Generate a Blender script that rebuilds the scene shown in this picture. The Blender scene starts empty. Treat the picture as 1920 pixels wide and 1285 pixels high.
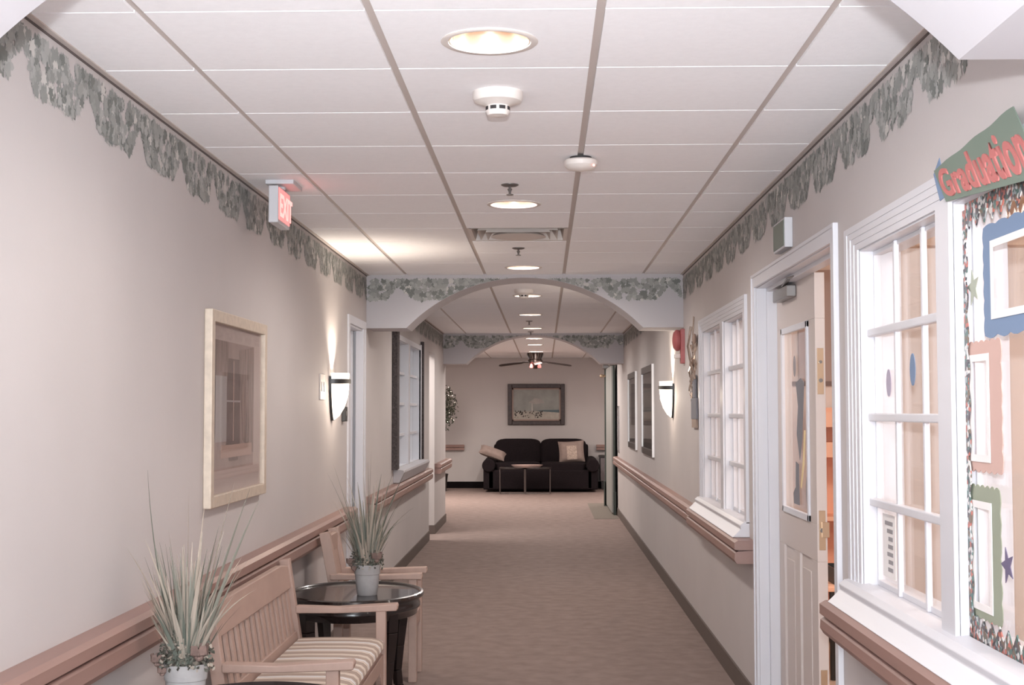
import bpy, math, random
from mathutils import Vector, Matrix
PI = math.pi
C = bpy.context.scene.collection
XL, XR, ZC = -1.38, 1.07, 2.584          # corridor walls and ceiling
TILE = .61

# ------------------------------------------------------------------ materials
def s2l(c):
    return tuple((v/12.92 if v <= .04045 else ((v+.055)/1.055)**2.4) for v in c)
def rgb(r, g, b):
    return s2l((r/255, g/255, b/255)) + (1,)
def mat(name, col, rough=.6, metal=0, noise=0, nscale=20, bump=0, bscale=200, emit=None, estr=0, stretch=None, spec=.5, coat=0):
    m = bpy.data.materials.new(name); m.use_nodes = True
    nt = m.node_tree; b = nt.nodes['Principled BSDF']
    c = rgb(*col)
    b.inputs['Base Color'].default_value = c
    b.inputs['Roughness'].default_value = rough
    b.inputs['Metallic'].default_value = metal
    b.inputs['Specular IOR Level'].default_value = spec
    if coat: b.inputs['Coat Weight'].default_value = coat
    if emit is not None:
        b.inputs['Emission Color'].default_value = rgb(*emit); b.inputs['Emission Strength'].default_value = estr
    if noise or bump:
        tc = nt.nodes.new('ShaderNodeTexCoord'); mp = nt.nodes.new('ShaderNodeMapping')
        nt.links.new(tc.outputs['Object'], mp.inputs[0])
        if stretch: mp.inputs['Scale'].default_value = stretch
    if noise:
        n = nt.nodes.new('ShaderNodeTexNoise'); n.inputs['Scale'].default_value = nscale; n.inputs['Detail'].default_value = 5
        nt.links.new(mp.outputs[0], n.inputs['Vector'])
        r = nt.nodes.new('ShaderNodeValToRGB')
        r.color_ramp.elements[0].position = .3; r.color_ramp.elements[1].position = .7
        r.color_ramp.elements[0].color = tuple(v*(1-noise) for v in c[:3])+(1,)
        r.color_ramp.elements[1].color = tuple(min(1, v*(1+noise)) for v in c[:3])+(1,)
        nt.links.new(n.outputs['Fac'], r.inputs['Fac']); nt.links.new(r.outputs['Color'], b.inputs['Base Color'])
    if bump:
        n2 = nt.nodes.new('ShaderNodeTexNoise'); n2.inputs['Scale'].default_value = bscale
        nt.links.new(mp.outputs[0], n2.inputs['Vector'])
        bp = nt.nodes.new('ShaderNodeBump'); bp.inputs['Strength'].default_value = bump; bp.inputs['Distance'].default_value = .002
        nt.links.new(n2.outputs['Fac'], bp.inputs['Height']); nt.links.new(bp.outputs['Normal'], b.inputs['Normal'])
    return m
def glass_mat(name, gloss=.12, tint=(1, 1, 1)):
    m = bpy.data.materials.new(name); m.use_nodes = True; nt = m.node_tree
    nt.nodes.remove(nt.nodes['Principled BSDF']); out = nt.nodes['Material Output']
    t = nt.nodes.new('ShaderNodeBsdfTransparent'); t.inputs[0].default_value = tint+(1,)
    g = nt.nodes.new('ShaderNodeBsdfGlossy'); g.inputs['Roughness'].default_value = .02
    lw = nt.nodes.new('ShaderNodeLayerWeight'); lw.inputs['Blend'].default_value = .5
    pw = nt.nodes.new('ShaderNodeMath'); pw.operation = 'POWER'; pw.inputs[1].default_value = 5; nt.links.new(lw.outputs['Facing'], pw.inputs[0])
    f = nt.nodes.new('ShaderNodeMath'); f.operation = 'MULTIPLY_ADD'; f.inputs[1].default_value = .35; f.inputs[2].default_value = .02; nt.links.new(pw.outputs[0], f.inputs[0])
    mx = nt.nodes.new('ShaderNodeMixShader')
    nt.links.new(f.outputs[0], mx.inputs[0]); nt.links.new(t.outputs[0], mx.inputs[1]); nt.links.new(g.outputs[0], mx.inputs[2])
    nt.links.new(mx.outputs[0], out.inputs['Surface'])
    return m

WALL = mat('wall_paint', (193, 187, 185), .75, noise=.03, nscale=1.5, bump=.15, bscale=60)
WALLF = mat('arch_paint', (187, 184, 187), .7, bump=.1, bscale=60)
CEIL = mat('ceiling_tile', (247, 247, 249), .9, noise=.015, nscale=40, bump=.3, bscale=150)
TBAR = mat('ceiling_grid_metal', (196, 186, 180), .6)
CARPET = mat('carpet', (144, 128, 122), .95, noise=.12, nscale=9, bump=.8, bscale=500, spec=.1)
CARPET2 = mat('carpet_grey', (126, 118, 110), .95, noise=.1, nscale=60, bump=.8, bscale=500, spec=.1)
BASE = mat('rubber_baseboard', (96, 84, 78), .6)
BASED = mat('dark_baseboard', (20, 16, 18), .9, spec=.1)
TRIM = mat('white_trim_paint', (212, 212, 217), .35)
RAILW = mat('rail_wood', (150, 119, 110), .42, noise=.07, nscale=9, stretch=(1, .12, 2.5))
RAILD = mat('rail_groove', (86, 60, 54), .6)
TEAK = mat('teak', (174, 148, 136), .55, noise=.06, nscale=10, stretch=(2, .5, 1))
DARKW = mat('espresso_wood', (30, 22, 22), .25, noise=.25, nscale=14, stretch=(3, .4, 3), coat=.4)
POT = mat('grey_clay', (164, 161, 160), .8, noise=.08, nscale=22, bump=.4, bscale=60)
GOLD = mat('gold_leaf_frame', (200, 186, 170), .5, .25, noise=.1, nscale=30)
SILVER = mat('silver_frame', (190, 186, 184), .22, .85)
BLACKF = mat('black_frame', (40, 33, 32), .35)
METAL = mat('brushed_nickel', (132, 128, 126), .35, .8)
DGREY = mat('dark_metal', (66, 66, 66), .4, .6)
BRASS = mat('brass_plate', (200, 176, 150), .3, .8)
PLASW = mat('white_plastic', (222, 214, 208), .45)
PLASG = mat('grey_plastic', (196, 196, 200), .5)
DARK = mat('dark_slot', (50, 46, 46), .7)
LEAVES = [mat('ivy_print_%s' % n, c, .8) for n, c in (('pale', (169, 169, 166)), ('mid', (144, 146, 142)), ('sage', (156, 157, 153)), ('dark', (120, 123, 119)), ('cream', (198, 195, 190)))]
GRASS = [mat('grass_blade_%s' % n, c, .6) for n, c in (('grey_green', (132, 132, 121)), ('pale', (162, 152, 139)), ('deep', (102, 107, 97)), ('straw', (176, 163, 149)))]
MOSS = mat('dark_moss', (80, 78, 70), .9, noise=.5, nscale=60)
DRIED = mat('dried_petal', (128, 106, 98), .8, noise=.3, nscale=40)
BLACKFAB = mat('black_upholstery', (27, 20, 23), .9, noise=.5, nscale=90, spec=.2)
GLASS = glass_mat('window_glass')
def emis(name, col, s, base=(230, 225, 220)):
    return mat(name, base, .5, emit=col, estr=s)
SHADE = emis('lit_frosted_glass', (255, 240, 222), 1.2)
BULB = emis('lamp_bulb', (255, 236, 214), .42)
CONE = mat('reflector_cone', (238, 214, 192), .25, .7)
PANEL = emis('light_panel', (255, 238, 222), 1.6)
REDEX = emis('exit_face_lit', (255, 132, 130), .62, (240, 120, 118))
REDLT = emis('exit_letters_lit', (255, 165, 160), .8, (255, 150, 140))

# ------------------------------------------------------------------ mesh builder
ORIG = {}
class MB:
    def __init__(s): s.v = []; s.f = []; s.m = []; s.sm = []
    def add(s, vs, fs, mi=0, smooth=False):
        o = len(s.v); s.v += [tuple(p) for p in vs]
        for f in fs: s.f.append([i+o for i in f]); s.m.append(mi); s.sm.append(smooth)
        return s
    def box(s, x0, x1, y0, y1, z0, z1, mi=0):
        if x0 > x1: x0, x1 = x1, x0
        if y0 > y1: y0, y1 = y1, y0
        if z0 > z1: z0, z1 = z1, z0
        vs = [(x, y, z) for x in (x0, x1) for y in (y0, y1) for z in (z0, z1)]
        return s.add(vs, [(0, 1, 3, 2), (4, 6, 7, 5), (0, 4, 5, 1), (2, 3, 7, 6), (0, 2, 6, 4), (1, 5, 7, 3)], mi)
    def bar(s, p, q, w, h, up=(0, 0, 1), mi=0, w2=None, h2=None):
        """tapered rectangular bar from p to q; w along side, h along up"""
        p = Vector(p); q = Vector(q); d = (q-p).normalized(); sd = d.cross(Vector(up)).normalized(); u = sd.cross(d)
        w2 = w if w2 is None else w2; h2 = h if h2 is None else h2
        vs = []
        for c, ww, hh in ((p, w, h), (q, w2, h2)):
            for a, b in ((-1, -1), (1, -1), (1, 1), (-1, 1)): vs.append(c+sd*a*ww/2+u*b*hh/2)
        return s.add(vs, [(3, 2, 1, 0), (4, 5, 6, 7), (0, 1, 5, 4), (1, 2, 6, 5), (2, 3, 7, 6), (3, 0, 4, 7)], mi)
    def prism(s, poly, ax, a, b, mi=0, smooth=False):
        """poly of 2D points in the plane across axis ax (x:(y,z) y:(x,z) z:(x,y)), from a to b"""
        def P(u, v, t): return {0: (t, u, v), 1: (u, t, v), 2: (u, v, t)}[ax]
        n = len(poly); vs = [P(u, v, a) for u, v in poly]+[P(u, v, b) for u, v in poly]
        fs = [tuple(range(n))[::-1], tuple(range(n, 2*n))]+[(i, (i+1) % n, n+(i+1) % n, n+i) for i in range(n)]
        return s.add(vs, fs, mi, smooth)
    def lathe(s, prof, c=(0, 0, 0), n=32, mi=0, sy=1, a0=0, a1=2*PI, smooth=True, cap=True):
        full = abs(a1-a0-2*PI) < 1e-6; k = n if full else n+1
        vs = []
        for r, z in prof:
            for i in range(k):
                a = a0+(a1-a0)*i/n; vs.append((c[0]+r*math.cos(a), c[1]+r*sy*math.sin(a), c[2]+z))
        fs = []
        for j in range(len(prof)-1):
            for i in range(n):
                i2 = (i+1) % k; fs.append((j*k+i, j*k+i2, (j+1)*k+i2, (j+1)*k+i))
        if cap:
            if prof[0][0] > 1e-5: fs.append(tuple(range(k))[::-1])
            if prof[-1][0] > 1e-5: fs.append(tuple((len(prof)-1)*k+i for i in range(k)))
        return s.add(vs, fs, mi, smooth)
    def tube(s, pts, r, n=8, mi=0, r2=None):
        pts = [Vector(p) for p in pts]; m = len(pts); vs = []
        up = Vector((0, 0, 1))
        for i, p in enumerate(pts):
            d = (pts[min(i+1, m-1)]-pts[max(i-1, 0)]).normalized()
            a = d.cross(up)
            if a.length < 1e-3: a = d.cross(Vector((0, 1, 0)))
            a.normalize(); b = d.cross(a); rr = r if r2 is None else r+(r2-r)*i/(m-1)
            for k in range(n):
                t = 2*PI*k/n; vs.append(p+a*math.cos(t)*rr+b*math.sin(t)*rr)
        fs = [(i*n+k, i*n+(k+1) % n, (i+1)*n+(k+1) % n, (i+1)*n+k) for i in range(m-1) for k in range(n)]
        fs += [tuple(range(n))[::-1], tuple((m-1)*n+k for k in range(n))]
        return s.add(vs, fs, mi, True)
    def blob(s, c, rx, ry, rz, n=10, m=6, mi=0, jit=0, rnd=None, p=1.0):
        vs = [(c[0], c[1], c[2]-rz)]
        def sg(v): return math.copysign(abs(v)**p, v)
        for j in range(1, m):
            t = -PI/2+PI*j/m
            for i in range(n):
                a = 2*PI*i/n; k = 1+(rnd.uniform(-jit, jit) if rnd else 0)
                vs.append((c[0]+rx*k*sg(math.cos(t))*sg(math.cos(a)), c[1]+ry*k*sg(math.cos(t))*sg(math.sin(a)), c[2]+rz*k*sg(math.sin(t))))
        vs.append((c[0], c[1], c[2]+rz)); L = len(vs)-1
        fs = [(0, 1+(i+1) % n, 1+i) for i in range(n)]
        for j in range(m-2):
            for i in range(n): fs.append((1+j*n+i, 1+j*n+(i+1) % n, 1+(j+1)*n+(i+1) % n, 1+(j+1)*n+i))
        fs += [(L, 1+(m-2)*n+i, 1+(m-2)*n+(i+1) % n) for i in range(n)]
        return s.add(vs, fs, mi, True)
    def build(s, name, mats, parent=None, world=True, bevel=0, subsurf=0):
        if not isinstance(mats, (list, tuple)): mats = [mats]
        o0 = Vector((0, 0, 0))
        if parent is not None and world: o0 = ORIG.get(parent.name, Vector((0, 0, 0)))
        me = bpy.data.meshes.new(name)
        me.from_pydata([(x-o0.x, y-o0.y, z-o0.z) for x, y, z in s.v], [], s.f); me.validate(); me.update()
        for m in mats: me.materials.append(m)
        if len(me.polygons) == len(s.f):
            me.polygons.foreach_set('material_index', s.m); me.polygons.foreach_set('use_smooth', s.sm)
        if any(s.sm): me.set_sharp_from_angle(angle=math.radians(40))
        o = bpy.data.objects.new(name, me); C.objects.link(o)
        if parent is not None: o.parent = parent
        ORIG[o.name] = o0.copy()
        if bevel:
            b = o.modifiers.new('bevel', 'BEVEL'); b.width = bevel; b.segments = 2; b.limit_method = 'ANGLE'; b.angle_limit = math.radians(40)
        if subsurf:
            b = o.modifiers.new('sub', 'SUBSURF'); b.levels = subsurf; b.render_levels = subsurf
        return o
def fix_normals(o):
    import bmesh
    bm = bmesh.new(); bm.from_mesh(o.data); bmesh.ops.recalc_face_normals(bm, faces=bm.faces); bm.to_mesh(o.data); bm.free()
def tag(o, label, cat, group=None, kind=None):
    o['label'] = label; o['category'] = cat
    if group: o['group'] = group
    if kind: o['kind'] = kind
    return o
def thing(name, label, cat, loc, group=None, rz=0):
    o = bpy.data.objects.new(name, None); C.objects.link(o); o.location = loc; o.empty_display_size = .1
    o.rotation_euler = (0, 0, rz); ORIG[o.name] = Vector(loc)
    return tag(o, label, cat, group)
def struct(name, mb, m, **k):
    o = mb.build(name, m, **k); o['kind'] = 'structure'; return o
def dup(root, loc, label, rz=None):
    r = root.copy(); C.objects.link(r); r.location = loc; r['label'] = label
    if rz is not None: r.rotation_euler = (0, 0, rz)
    def rec(src, par):
        for ch in list(src.children):
            if ch.type == 'LIGHT': c = ch.copy(); C.objects.link(c); c.parent = par; continue
            c = ch.copy(); C.objects.link(c); c.parent = par; rec(ch, c)
    rec(root, r); return r
def text_obj(body, size, extrude, m, parent, name, M, offset=0.0, shear=0, spacing=1.0):
    cu = bpy.data.curves.new(name, 'FONT'); cu.body = body; cu.size = size; cu.extrude = extrude; cu.offset = offset
    cu.align_x = 'LEFT'; cu.space_character = spacing; cu.shear = shear
    t = bpy.data.objects.new(name+'_src', cu); C.objects.link(t)
    dg = bpy.context.evaluated_depsgraph_get(); me = bpy.data.meshes.new_from_object(t.evaluated_get(dg))
    bpy.data.objects.remove(t, do_unlink=True); bpy.data.curves.remove(cu)
    me.transform(M); me.materials.clear(); me.materials.append(m)
    o = bpy.data.objects.new(name, me); C.objects.link(o)
    if parent is not None:
        o.parent = parent; me.transform(Matrix.Translation(-ORIG.get(parent.name, Vector((0, 0, 0)))))
    return o

# ------------------------------------------------------------------ setting: floor, ceiling, walls
YB = -1.6                                   # corridor runs on behind the viewer
mb = MB(); mb.box(-4.2, 1.21, YB, 27.1, -.1, 0); mb.box(1.21, 3.6, 21.0, 27.1, -.1, 0)
struct('floor', mb, CARPET)
mb = MB(); mb.box(1.215, 5.6, 1.4, 9.6, -.1, -.002); struct('floor_classroom', mb, mat('classroom_floor', (196, 170, 150), .5))
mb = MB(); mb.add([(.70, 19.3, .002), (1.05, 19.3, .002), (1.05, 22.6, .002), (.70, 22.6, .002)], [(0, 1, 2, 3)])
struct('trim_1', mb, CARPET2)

GX0, GY0 = -1.07, 3.511
LIGHT_Y = [0.766, 3.816, 6.866, 9.916, 12.356, 14.796, 17.236, 19.676, 21.506, 24.0]
LX = -.155
VENT_J = 7
mb = MB()
def hole_tile(mb, x0, x1, y0, y1, zt, zb, cx, cy, r, n=32):
    # tile with round hole
    outer = []; inner = []
    for i in range(n):
        a = 2*PI*(i+.5)/n; ca, sa = math.cos(a), math.sin(a)
        k = min((x1-cx if ca > 0 else cx-x0)/max(abs(ca), 1e-9), (y1-cy if sa > 0 else cy-y0)/max(abs(sa), 1e-9))
        outer.append((cx+ca*k, cy+sa*k)); inner.append((cx+ca*r, cy+sa*r))
    # corner fix
    for X, Y in ((x0, y0), (x1, y0), (x1, y1), (x0, y1)):
        i = min(range(n), key=lambda i: (outer[i][0]-X)**2+(outer[i][1]-Y)**2); outer[i] = (X, Y)
    vs = [(x, y, zb) for x, y in outer]+[(x, y, zb) for x, y in inner]+[(x, y, zt) for x, y in inner]+[(x, y, zt) for x, y in outer]
    fs = []
    for i in range(n):
        j = (i+1) % n
        fs += [(i, n+i, n+j, j), (n+i, 2*n+i, 2*n+j, n+j), (3*n+i, i, j, 3*n+j)]
    mb.add(vs, fs)
xs = [XL+.022]+[GX0+k*TILE for k in range(4)]+[XR-.022]
g = .0125
for j in range(-9, 40):
    y0 = GY0+j*TILE; y1 = y0+TILE
    if y1 < YB: continue
    if y0 > 26.9: break
    cols = list(zip(xs[:-1], xs[1:]))
    if y0 > 18.8:
        cols = [(GX0+k*TILE, GX0+(k+1)*TILE) for k in range(-5, 7)]
    for x0, x1 in cols:
        a = x0+(g if x0 > XL+.03 or y0 > 18.8 else 0); b = x1-(g if x1 < XR-.03 or y0 > 18.8 else 0)
        c, d = y0+.004, min(y1-.004, 26.98)
        hit = [ly for ly in LIGHT_Y if y0 < ly < y1 and x0 < LX < x1]
        if hit: hole_tile(mb, a, b, c, d, ZC+.012, ZC, LX, hit[0], .118)
        elif j == VENT_J and x0 < LX < x1: continue
        else: mb.box(a, b, c, d, ZC, ZC+.012)
struct('ceiling', mb, CEIL)
# grid plane above the tiles (with openings where lamps and the vent sit)
mb = MB()
for x in [XL+.02]+[GX0+k*TILE for k in range(-5, 8)]+[XR-.02]:
    wide = not (XL < x < XR)
    mb.box(x-.012, x+.012, 18.8 if wide else YB, 27.0, ZC+.008, ZC+.03)
for j in range(-9, 40):
    y = GY0+j*TILE
    if y < YB or y > 27: continue
    if y > 18.8: mb.box(-4.2, 3.4, y-.012, y+.012, ZC+.009, ZC+.03)
    else: mb.box(XL, XR, y-.012, y+.012, ZC+.009, ZC+.03)
struct('trim_2', mb, TBAR)
mb = MB()                                    # wall angle round the corridor ceiling
for ya, yb in ((YB, 10.46), (10.91, 18.4)):
    mb.box(XL, XL+.022, ya, yb, ZC-.004, ZC+.0005); mb.box(XR-.022, XR, ya, yb, ZC-.004, ZC+.0005)
struct('trim_3', mb, TBAR)
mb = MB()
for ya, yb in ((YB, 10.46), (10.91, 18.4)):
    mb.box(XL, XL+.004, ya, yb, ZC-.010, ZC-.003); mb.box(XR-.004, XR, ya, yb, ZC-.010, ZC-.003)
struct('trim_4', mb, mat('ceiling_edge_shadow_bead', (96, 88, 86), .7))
mb = MB(); mb.box(-4.3, 5.7, YB-.2, 27.3, ZC+.6, ZC+.7); struct('ceiling_slab', mb, mat('plenum', (40, 38, 38), .9))

def wall_with_holes(mb, x0, x1, ya, yb, ztop, holes):
    """holes: list of (y0,y1,z0,z1), sorted"""
    y = ya
    for h in holes:
        mb.box(x0, x1, y, h[0], 0, ztop)
        if h[2] > 0: mb.box(x0, x1, h[0], h[1], 0, h[2])
        mb.box(x0, x1, h[0], h[1], h[3], ztop); y = h[1]
    mb.box(x0, x1, y, yb, 0, ztop)
mb = MB()
RH = [(2.62, 3.56, .94, 2.075), (3.68, 4.62, .94, 2.075), (5.02, 6.86, 0, 2.15), (7.30, 8.10, .94, 2.06), (8.22, 9.17, .94, 2.06)]
wall_with_holes(mb, XR, XR+.14, YB, 22.2, ZC+.6, RH)
mb.box(XR+.14, 3.5, 22.06, 22.2, 0, ZC+.6)
struct('wall_right', mb, WALL)
mb = MB()
LH = [(9.50, 10.30, 0, 2.15), (12.55, 13.60, 1.0, 2.2), (13.75, 14.90, 1.0, 2.2), (16.15, 16.95, 0, 2.24)]
wall_with_holes(mb, XL-.14, XL, YB, 18.85, ZC+.6, LH)
mb.box(-4.2, XL-.14, 18.71, 18.85, 0, ZC+.6)
struct('wall_left', mb, WALL)
mb = MB(); mb.box(-4.3, 3.6, 27.0, 27.15, 0, ZC+.6); struct('wall_back', mb, WALL)
mb = MB(); mb.box(-4.3, -4.15, YB, 27.15, 0, ZC+.6); struct('wall_lounge_left', mb, WALL)  # carried back past the lounge to shut out world light
mb = MB(); mb.box(3.45, 3.6, 22.1, 27.15, 0, ZC+.6); struct('wall_lounge_right', mb, WALL)
mb = MB(); mb.box(-4.3, XL-.14, 15.4, 15.52, 0, ZC+.6); struct('wall_side_passage', mb, WALL)
mb = MB(); mb.box(-4.3, XL-.14, YB-.12, YB, 0, ZC+.6); mb.box(XL-.14, XR+.14, YB-.12, YB, ZC+.03, ZC+.6); struct('wall_light_block', mb, WALL)  # added unseen closures, keep world light out of side room and plenum

# arches
ACX, AHW, AZB, AZT = -.155, .915, 2.172, 2.560
AR = (AHW**2+(AZT-AZB)**2)/(2*(AZT-AZB)); ACZ = AZT-AR
def arch_z(x):
    d = abs(x-ACX)
    return AZB if d >= AHW else ACZ+math.sqrt(AR*AR-d*d)
def arch(name, y0, y1):
    N = 48; X = [XL]+[ACX-AHW*math.cos(PI*i/N) for i in range(N+1)]+[XR]
    vs = []; fs = []
    for x in X:
        z = arch_z(x); vs += [(x, y0, z), (x, y0, ZC+.02), (x, y1, z), (x, y1, ZC+.02)]
    for i in range(len(X)-1):
        a, b = 4*i, 4*i+4
        fs += [(a, b, b+1, a+1), (a+2, a+3, b+3, b+2), (a, a+2, b+2, b)]
    m = MB(); m.add(vs, fs); return struct(name, m, WALLF)
arch('wall_arch_near', 2.05, 2.475); arch('wall_arch_middle', 10.46, 10.91); arch('wall_arch_far', 18.4, 18.85)

# baseboards
mb = MB()
for a, b in ((YB, 9.42), (10.38, 16.15), (16.95, 18.86)): mb.box(XL, XL+.012, a, b, 0, .11)
mb.box(XL-.14, XL+.012, 16.94, 16.952, 0, .11); mb.box(XL-.14, XL+.012, 18.85, 18.862, 0, .11)
struct('baseboard_left', mb, BASE)
mb = MB()
for a, b in ((YB, 4.93), (6.95, 22.0)): mb.box(XR-.012, XR, a, b, 0, .11)
struct('baseboard_right', mb, BASE)
mb = MB(); mb.box(-4.15, 3.45, 26.985, 27, 0, .13); struct('baseboard_back', mb, BASED)

# ivy wallpaper border --------------------------------------------------
rnd = random.Random(7)
IVY = [(0, -.5), (.10, -.30), (.42, -.34), (.34, -.10), (.52, .12), (.24, .18), (.20, .42), (0, .62), (-.20, .42), (-.24, .18), (-.52, .12), (-.34, -.10), (-.42, -.34), (-.10, -.30)]
PER = .522
def ivy_depth(s):
    t = (s/PER) % 1
    v = max(0, 1-abs(t-.5)/.20)
    return .192-.118*v+.005*math.sin(s*31)
def ivy_strip(name, s0, s1, P, phase, clip=None, dens=340):
    m = MB(); n = int((s1-s0)*dens)
    for k in range(n):
        s = rnd.uniform(s0+.02, s1-.02); d = ivy_depth(s+phase)
        t = rnd.random()**.8*d
        t = max(.036, min(t, d-.022))
        sc = rnd.uniform(.034, .052); a = rnd.uniform(0, 2*PI); off = .0006+.0022*rnd.random()
        mi = rnd.choices(range(5), (3, 5, 4, 4, 1.2))[0]
        pts = []; bad = False
        for u, v in IVY:
            uu = u*math.cos(a)-v*math.sin(a); vv = u*math.sin(a)+v*math.cos(a)
            ps, pt = s+uu*sc, t+vv*sc
            if ps < s0 or ps > s1 or pt < .004: ps = min(max(ps, s0), s1); pt = max(pt, .004)
            if clip:
                q = clip(ps, pt)
                if q is None: bad = True; break
                ps, pt = q
            pts.append(P(ps, ZC-.012-pt, off))
        if bad: continue
        m.add(pts, [tuple(range(len(pts)))], mi)
    return struct(name, m, LEAVES)
ivy_strip('trim_5', 2.475, 10.46, lambda s, z, o: (XL+o, s, z), -4.03+.26)
ivy_strip('trim_6', 10.91, 18.4, lambda s, z, o: (XL+o, s, z), 0)
ivy_strip('trim_7', 2.475, 10.46, lambda s, z, o: (XR-o, s, z), -3.86+.26)
ivy_strip('trim_8', 10.91, 18.4, lambda s, z, o: (XR-o, s, z), 0)
def aclip(x, t):
    z = ZC-.012-t
    if z < arch_z(x)+.002:
        if abs(x-ACX) < AHW: z = arch_z(x)+.002
        if z > ZC-.02: return None
    return x, ZC-.012-z
for nm, y in (('trim_9', 10.46), ('trim_10', 18.4)):
    ivy_strip(nm, XL, XR, lambda s, z, o, y=y: (s, y-o, z), 1.38+.01, aclip, 380)

# handrails -------------------------------------------------------------
def rail_profile(side, face, top, bot, w_cap=0):
    """2D (x,z) closed outline of cap and of bumper"""
    f = face; w = side
    sgn = 1 if w > f else -1     # direction from face to wall
    cap = [(w, top), (f+sgn*.02, top), (f, top-.012), (f, top-.046), (f+sgn*.012, top-.05), (w, top-.05)]
    bum = [(w, top-.052), (f+sgn*.014, top-.058), (f+sgn*.002, top-.066), (f, bot+.02), (f+sgn*.012, bot), (w, bot)]
    return cap, bum
def rail(name, label, side, face, top, bot, y0, y1):
    t = thing(name, label, 'handrail', ((side+face)/2, y0, bot))
    c, b = rail_profile(side, face, top, bot)
    o = MB().prism(c, 1, y0, y1).build('rail_cap', RAILW, t); fix_normals(o)
    o = MB().prism(b, 1, y0+.004, y1-.004).build('bumper', RAILW, t); fix_normals(o)
    m = MB(); sg = 1 if side > face else -1; m.box(side, face+sg*.02, y0+.01, y1-.01, top-.056, top-.048)
    m.build('groove', RAILD, t)
    return t
rail('handrail', 'wooden handrail on the left wall running behind the slatted bench', XL, XL+.085, .87, .745, YB, 9.40)
rail('handrail', 'wooden handrail on the left wall under the white mullioned window', XL, XL+.085, .87, .745, 10.42, 15.75)
rail('handrail', 'short wooden handrail on the wall stub at the mouth of the lounge', XL, XL+.085, .87, .745, 17.0, 18.95)
rail('handrail', 'wooden handrail on the near right wall under the decorated classroom window', XR, XR-.107, .865, .75, YB, 4.83)
rail('handrail', 'long wooden handrail on the right wall below the two dark framed pictures', XR, XR-.075, .862, .745, 9.40, 19.98)
rail('handrail', 'deep wooden rail ledge with mitred end under the far classroom window', XR, XR-.10, .865, .745, 7.02, 9.40)
rail('handrail', 'wooden handrail on the far lounge wall beside the leafy tree', 0, 0, 0, 0, 0, 0) if False else None
def back_rail(label, x0, x1):
    t = thing('handrail', label, 'handrail', ((x0+x1)/2, 27, .74))
    o = MB().prism([(27, .86), (26.93, .86), (26.92, .85), (26.92, .815), (27, .81)], 0, x0, x1).build('rail_cap', RAILW, t); fix_normals(o)
    o = MB().prism([(27, .805), (26.93, .805), (26.92, .79), (26.92, .755), (27, .75)], 0, x0, x1).build('bumper', RAILW, t); fix_normals(o)
back_rail('short wooden handrail on the far lounge wall left of the black sofa', -4.1, -1.60)
back_rail('wooden handrail on the far lounge wall right of the black sofa', 1.02, 3.4)

# ------------------------------------------------------------------ windows on the right wall
def window_right(name, casing0, casing1, ops, z0, z1, sill=True, ncol=3, nrow=4):
    t = bpy.data.objects.new(name, None); C.objects.link(t); t['kind'] = 'structure'; t.location = (XR, (casing0+casing1)/2, z0); ORIG[t.name] = Vector(t.location)
    m = MB()
    def casing_vert(ya, yb, flip):
        # stepped moulding; ya outer edge, yb inner edge
        n = 4
        for i in range(n):
            u0 = ya+(yb-ya)*i/n; u1 = ya+(yb-ya)*(i+1)/n
            m.box(XR+.001, XR-.016+.003*i, u0, u1, z0, z1+.085*(1-(i+1)/n))
    casing_vert(casing1, ops[-1][1], 0); casing_vert(casing0, ops[0][0], 1)
    for i in range(4):
        zz0 = z1+.085*(1-i/4); zz1 = z1+.085*(1-(i+1)/4)
        m.box(XR+.001, XR-.016+.003*i, casing0+(ops[0][0]-casing0)*i/4, casing1+(ops[-1][1]-casing1)*i/4, zz1, zz0)
    for a, b in zip(ops[:-1], ops[1:]):
        m.box(XR+.02, XR-.012, a[1], b[0], z0, z1)
    m.build('window_frame', TRIM, t)
    m = MB()                                     # white reveals lining the openings
    for a, b in ops:
        e = .006
        m.box(XR+.001, XR+.139, a, a+e, z0, z1); m.box(XR+.001, XR+.139, b-e, b, z0, z1)
        m.box(XR+.001, XR+.139, a+e, b-e, z1-e, z1); m.box(XR+.001, XR+.139, a+e, b-e, z0, z0+e)
    m.build('reveal', TRIM, t)
    m = MB(); s = .024
    for a, b in ops:
        w = b-a
        m.box(XR+.045, XR+.07, a+.006, a+.02, z0+.006, z1-.006); m.box(XR+.045, XR+.07, b-.02, b-.006, z0+.006, z1-.006)
        m.box(XR+.045, XR+.07, a+.02, b-.02, z1-.02, z1-.006); m.box(XR+.045, XR+.07, a+.02, b-.02, z0+.006, z0+.025)
    m.build('sash', TRIM, t, bevel=.002)
    if ncol:
        for a, b in (ops if ncol > 0 else ops[1:]):
            m = MB(); nc = abs(ncol)
            for k in range(1, nc):
                y = a+(b-a)*k/nc; m.box(XR+.035, XR+.052, y-.011, y+.011, z0+.006, z1-.006)
            for k in range(1, nrow):
                z = z0+(z1-z0)*k/nrow; m.box(XR+.022, XR+.05, a+.006, b-.006, z-.013, z+.013)
            m.build('muntins', TRIM, t, bevel=.004)
    for a, b in ops:
        m = MB(); m.box(XR+.056, XR+.060, a+.015, b-.015, z0+.02, z1-.015); m.build('pane', GLASS, t)
    if sill:
        o = MB().prism([(XR+.02, z0+.012), (XR-.03, z0+.004), (XR-.05, z0-.012), (XR-.045, z0-.03), (XR-.07, z0-.055), (XR-.09, z0-.074), (XR+.001, z0-.074)], 1, casing0, casing1)
        o = o.build('window_sill', TRIM, t, bevel=.003); fix_normals(o)
    return t
w1 = window_right('window_1', 2.48, 4.78, [(2.62, 3.56), (3.68, 4.62)], .94, 2.075, ncol=-3)
w2 = window_right('window_2', 7.17, 9.33, [(7.30, 8.10), (8.22, 9.17)], .94, 2.06)

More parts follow.
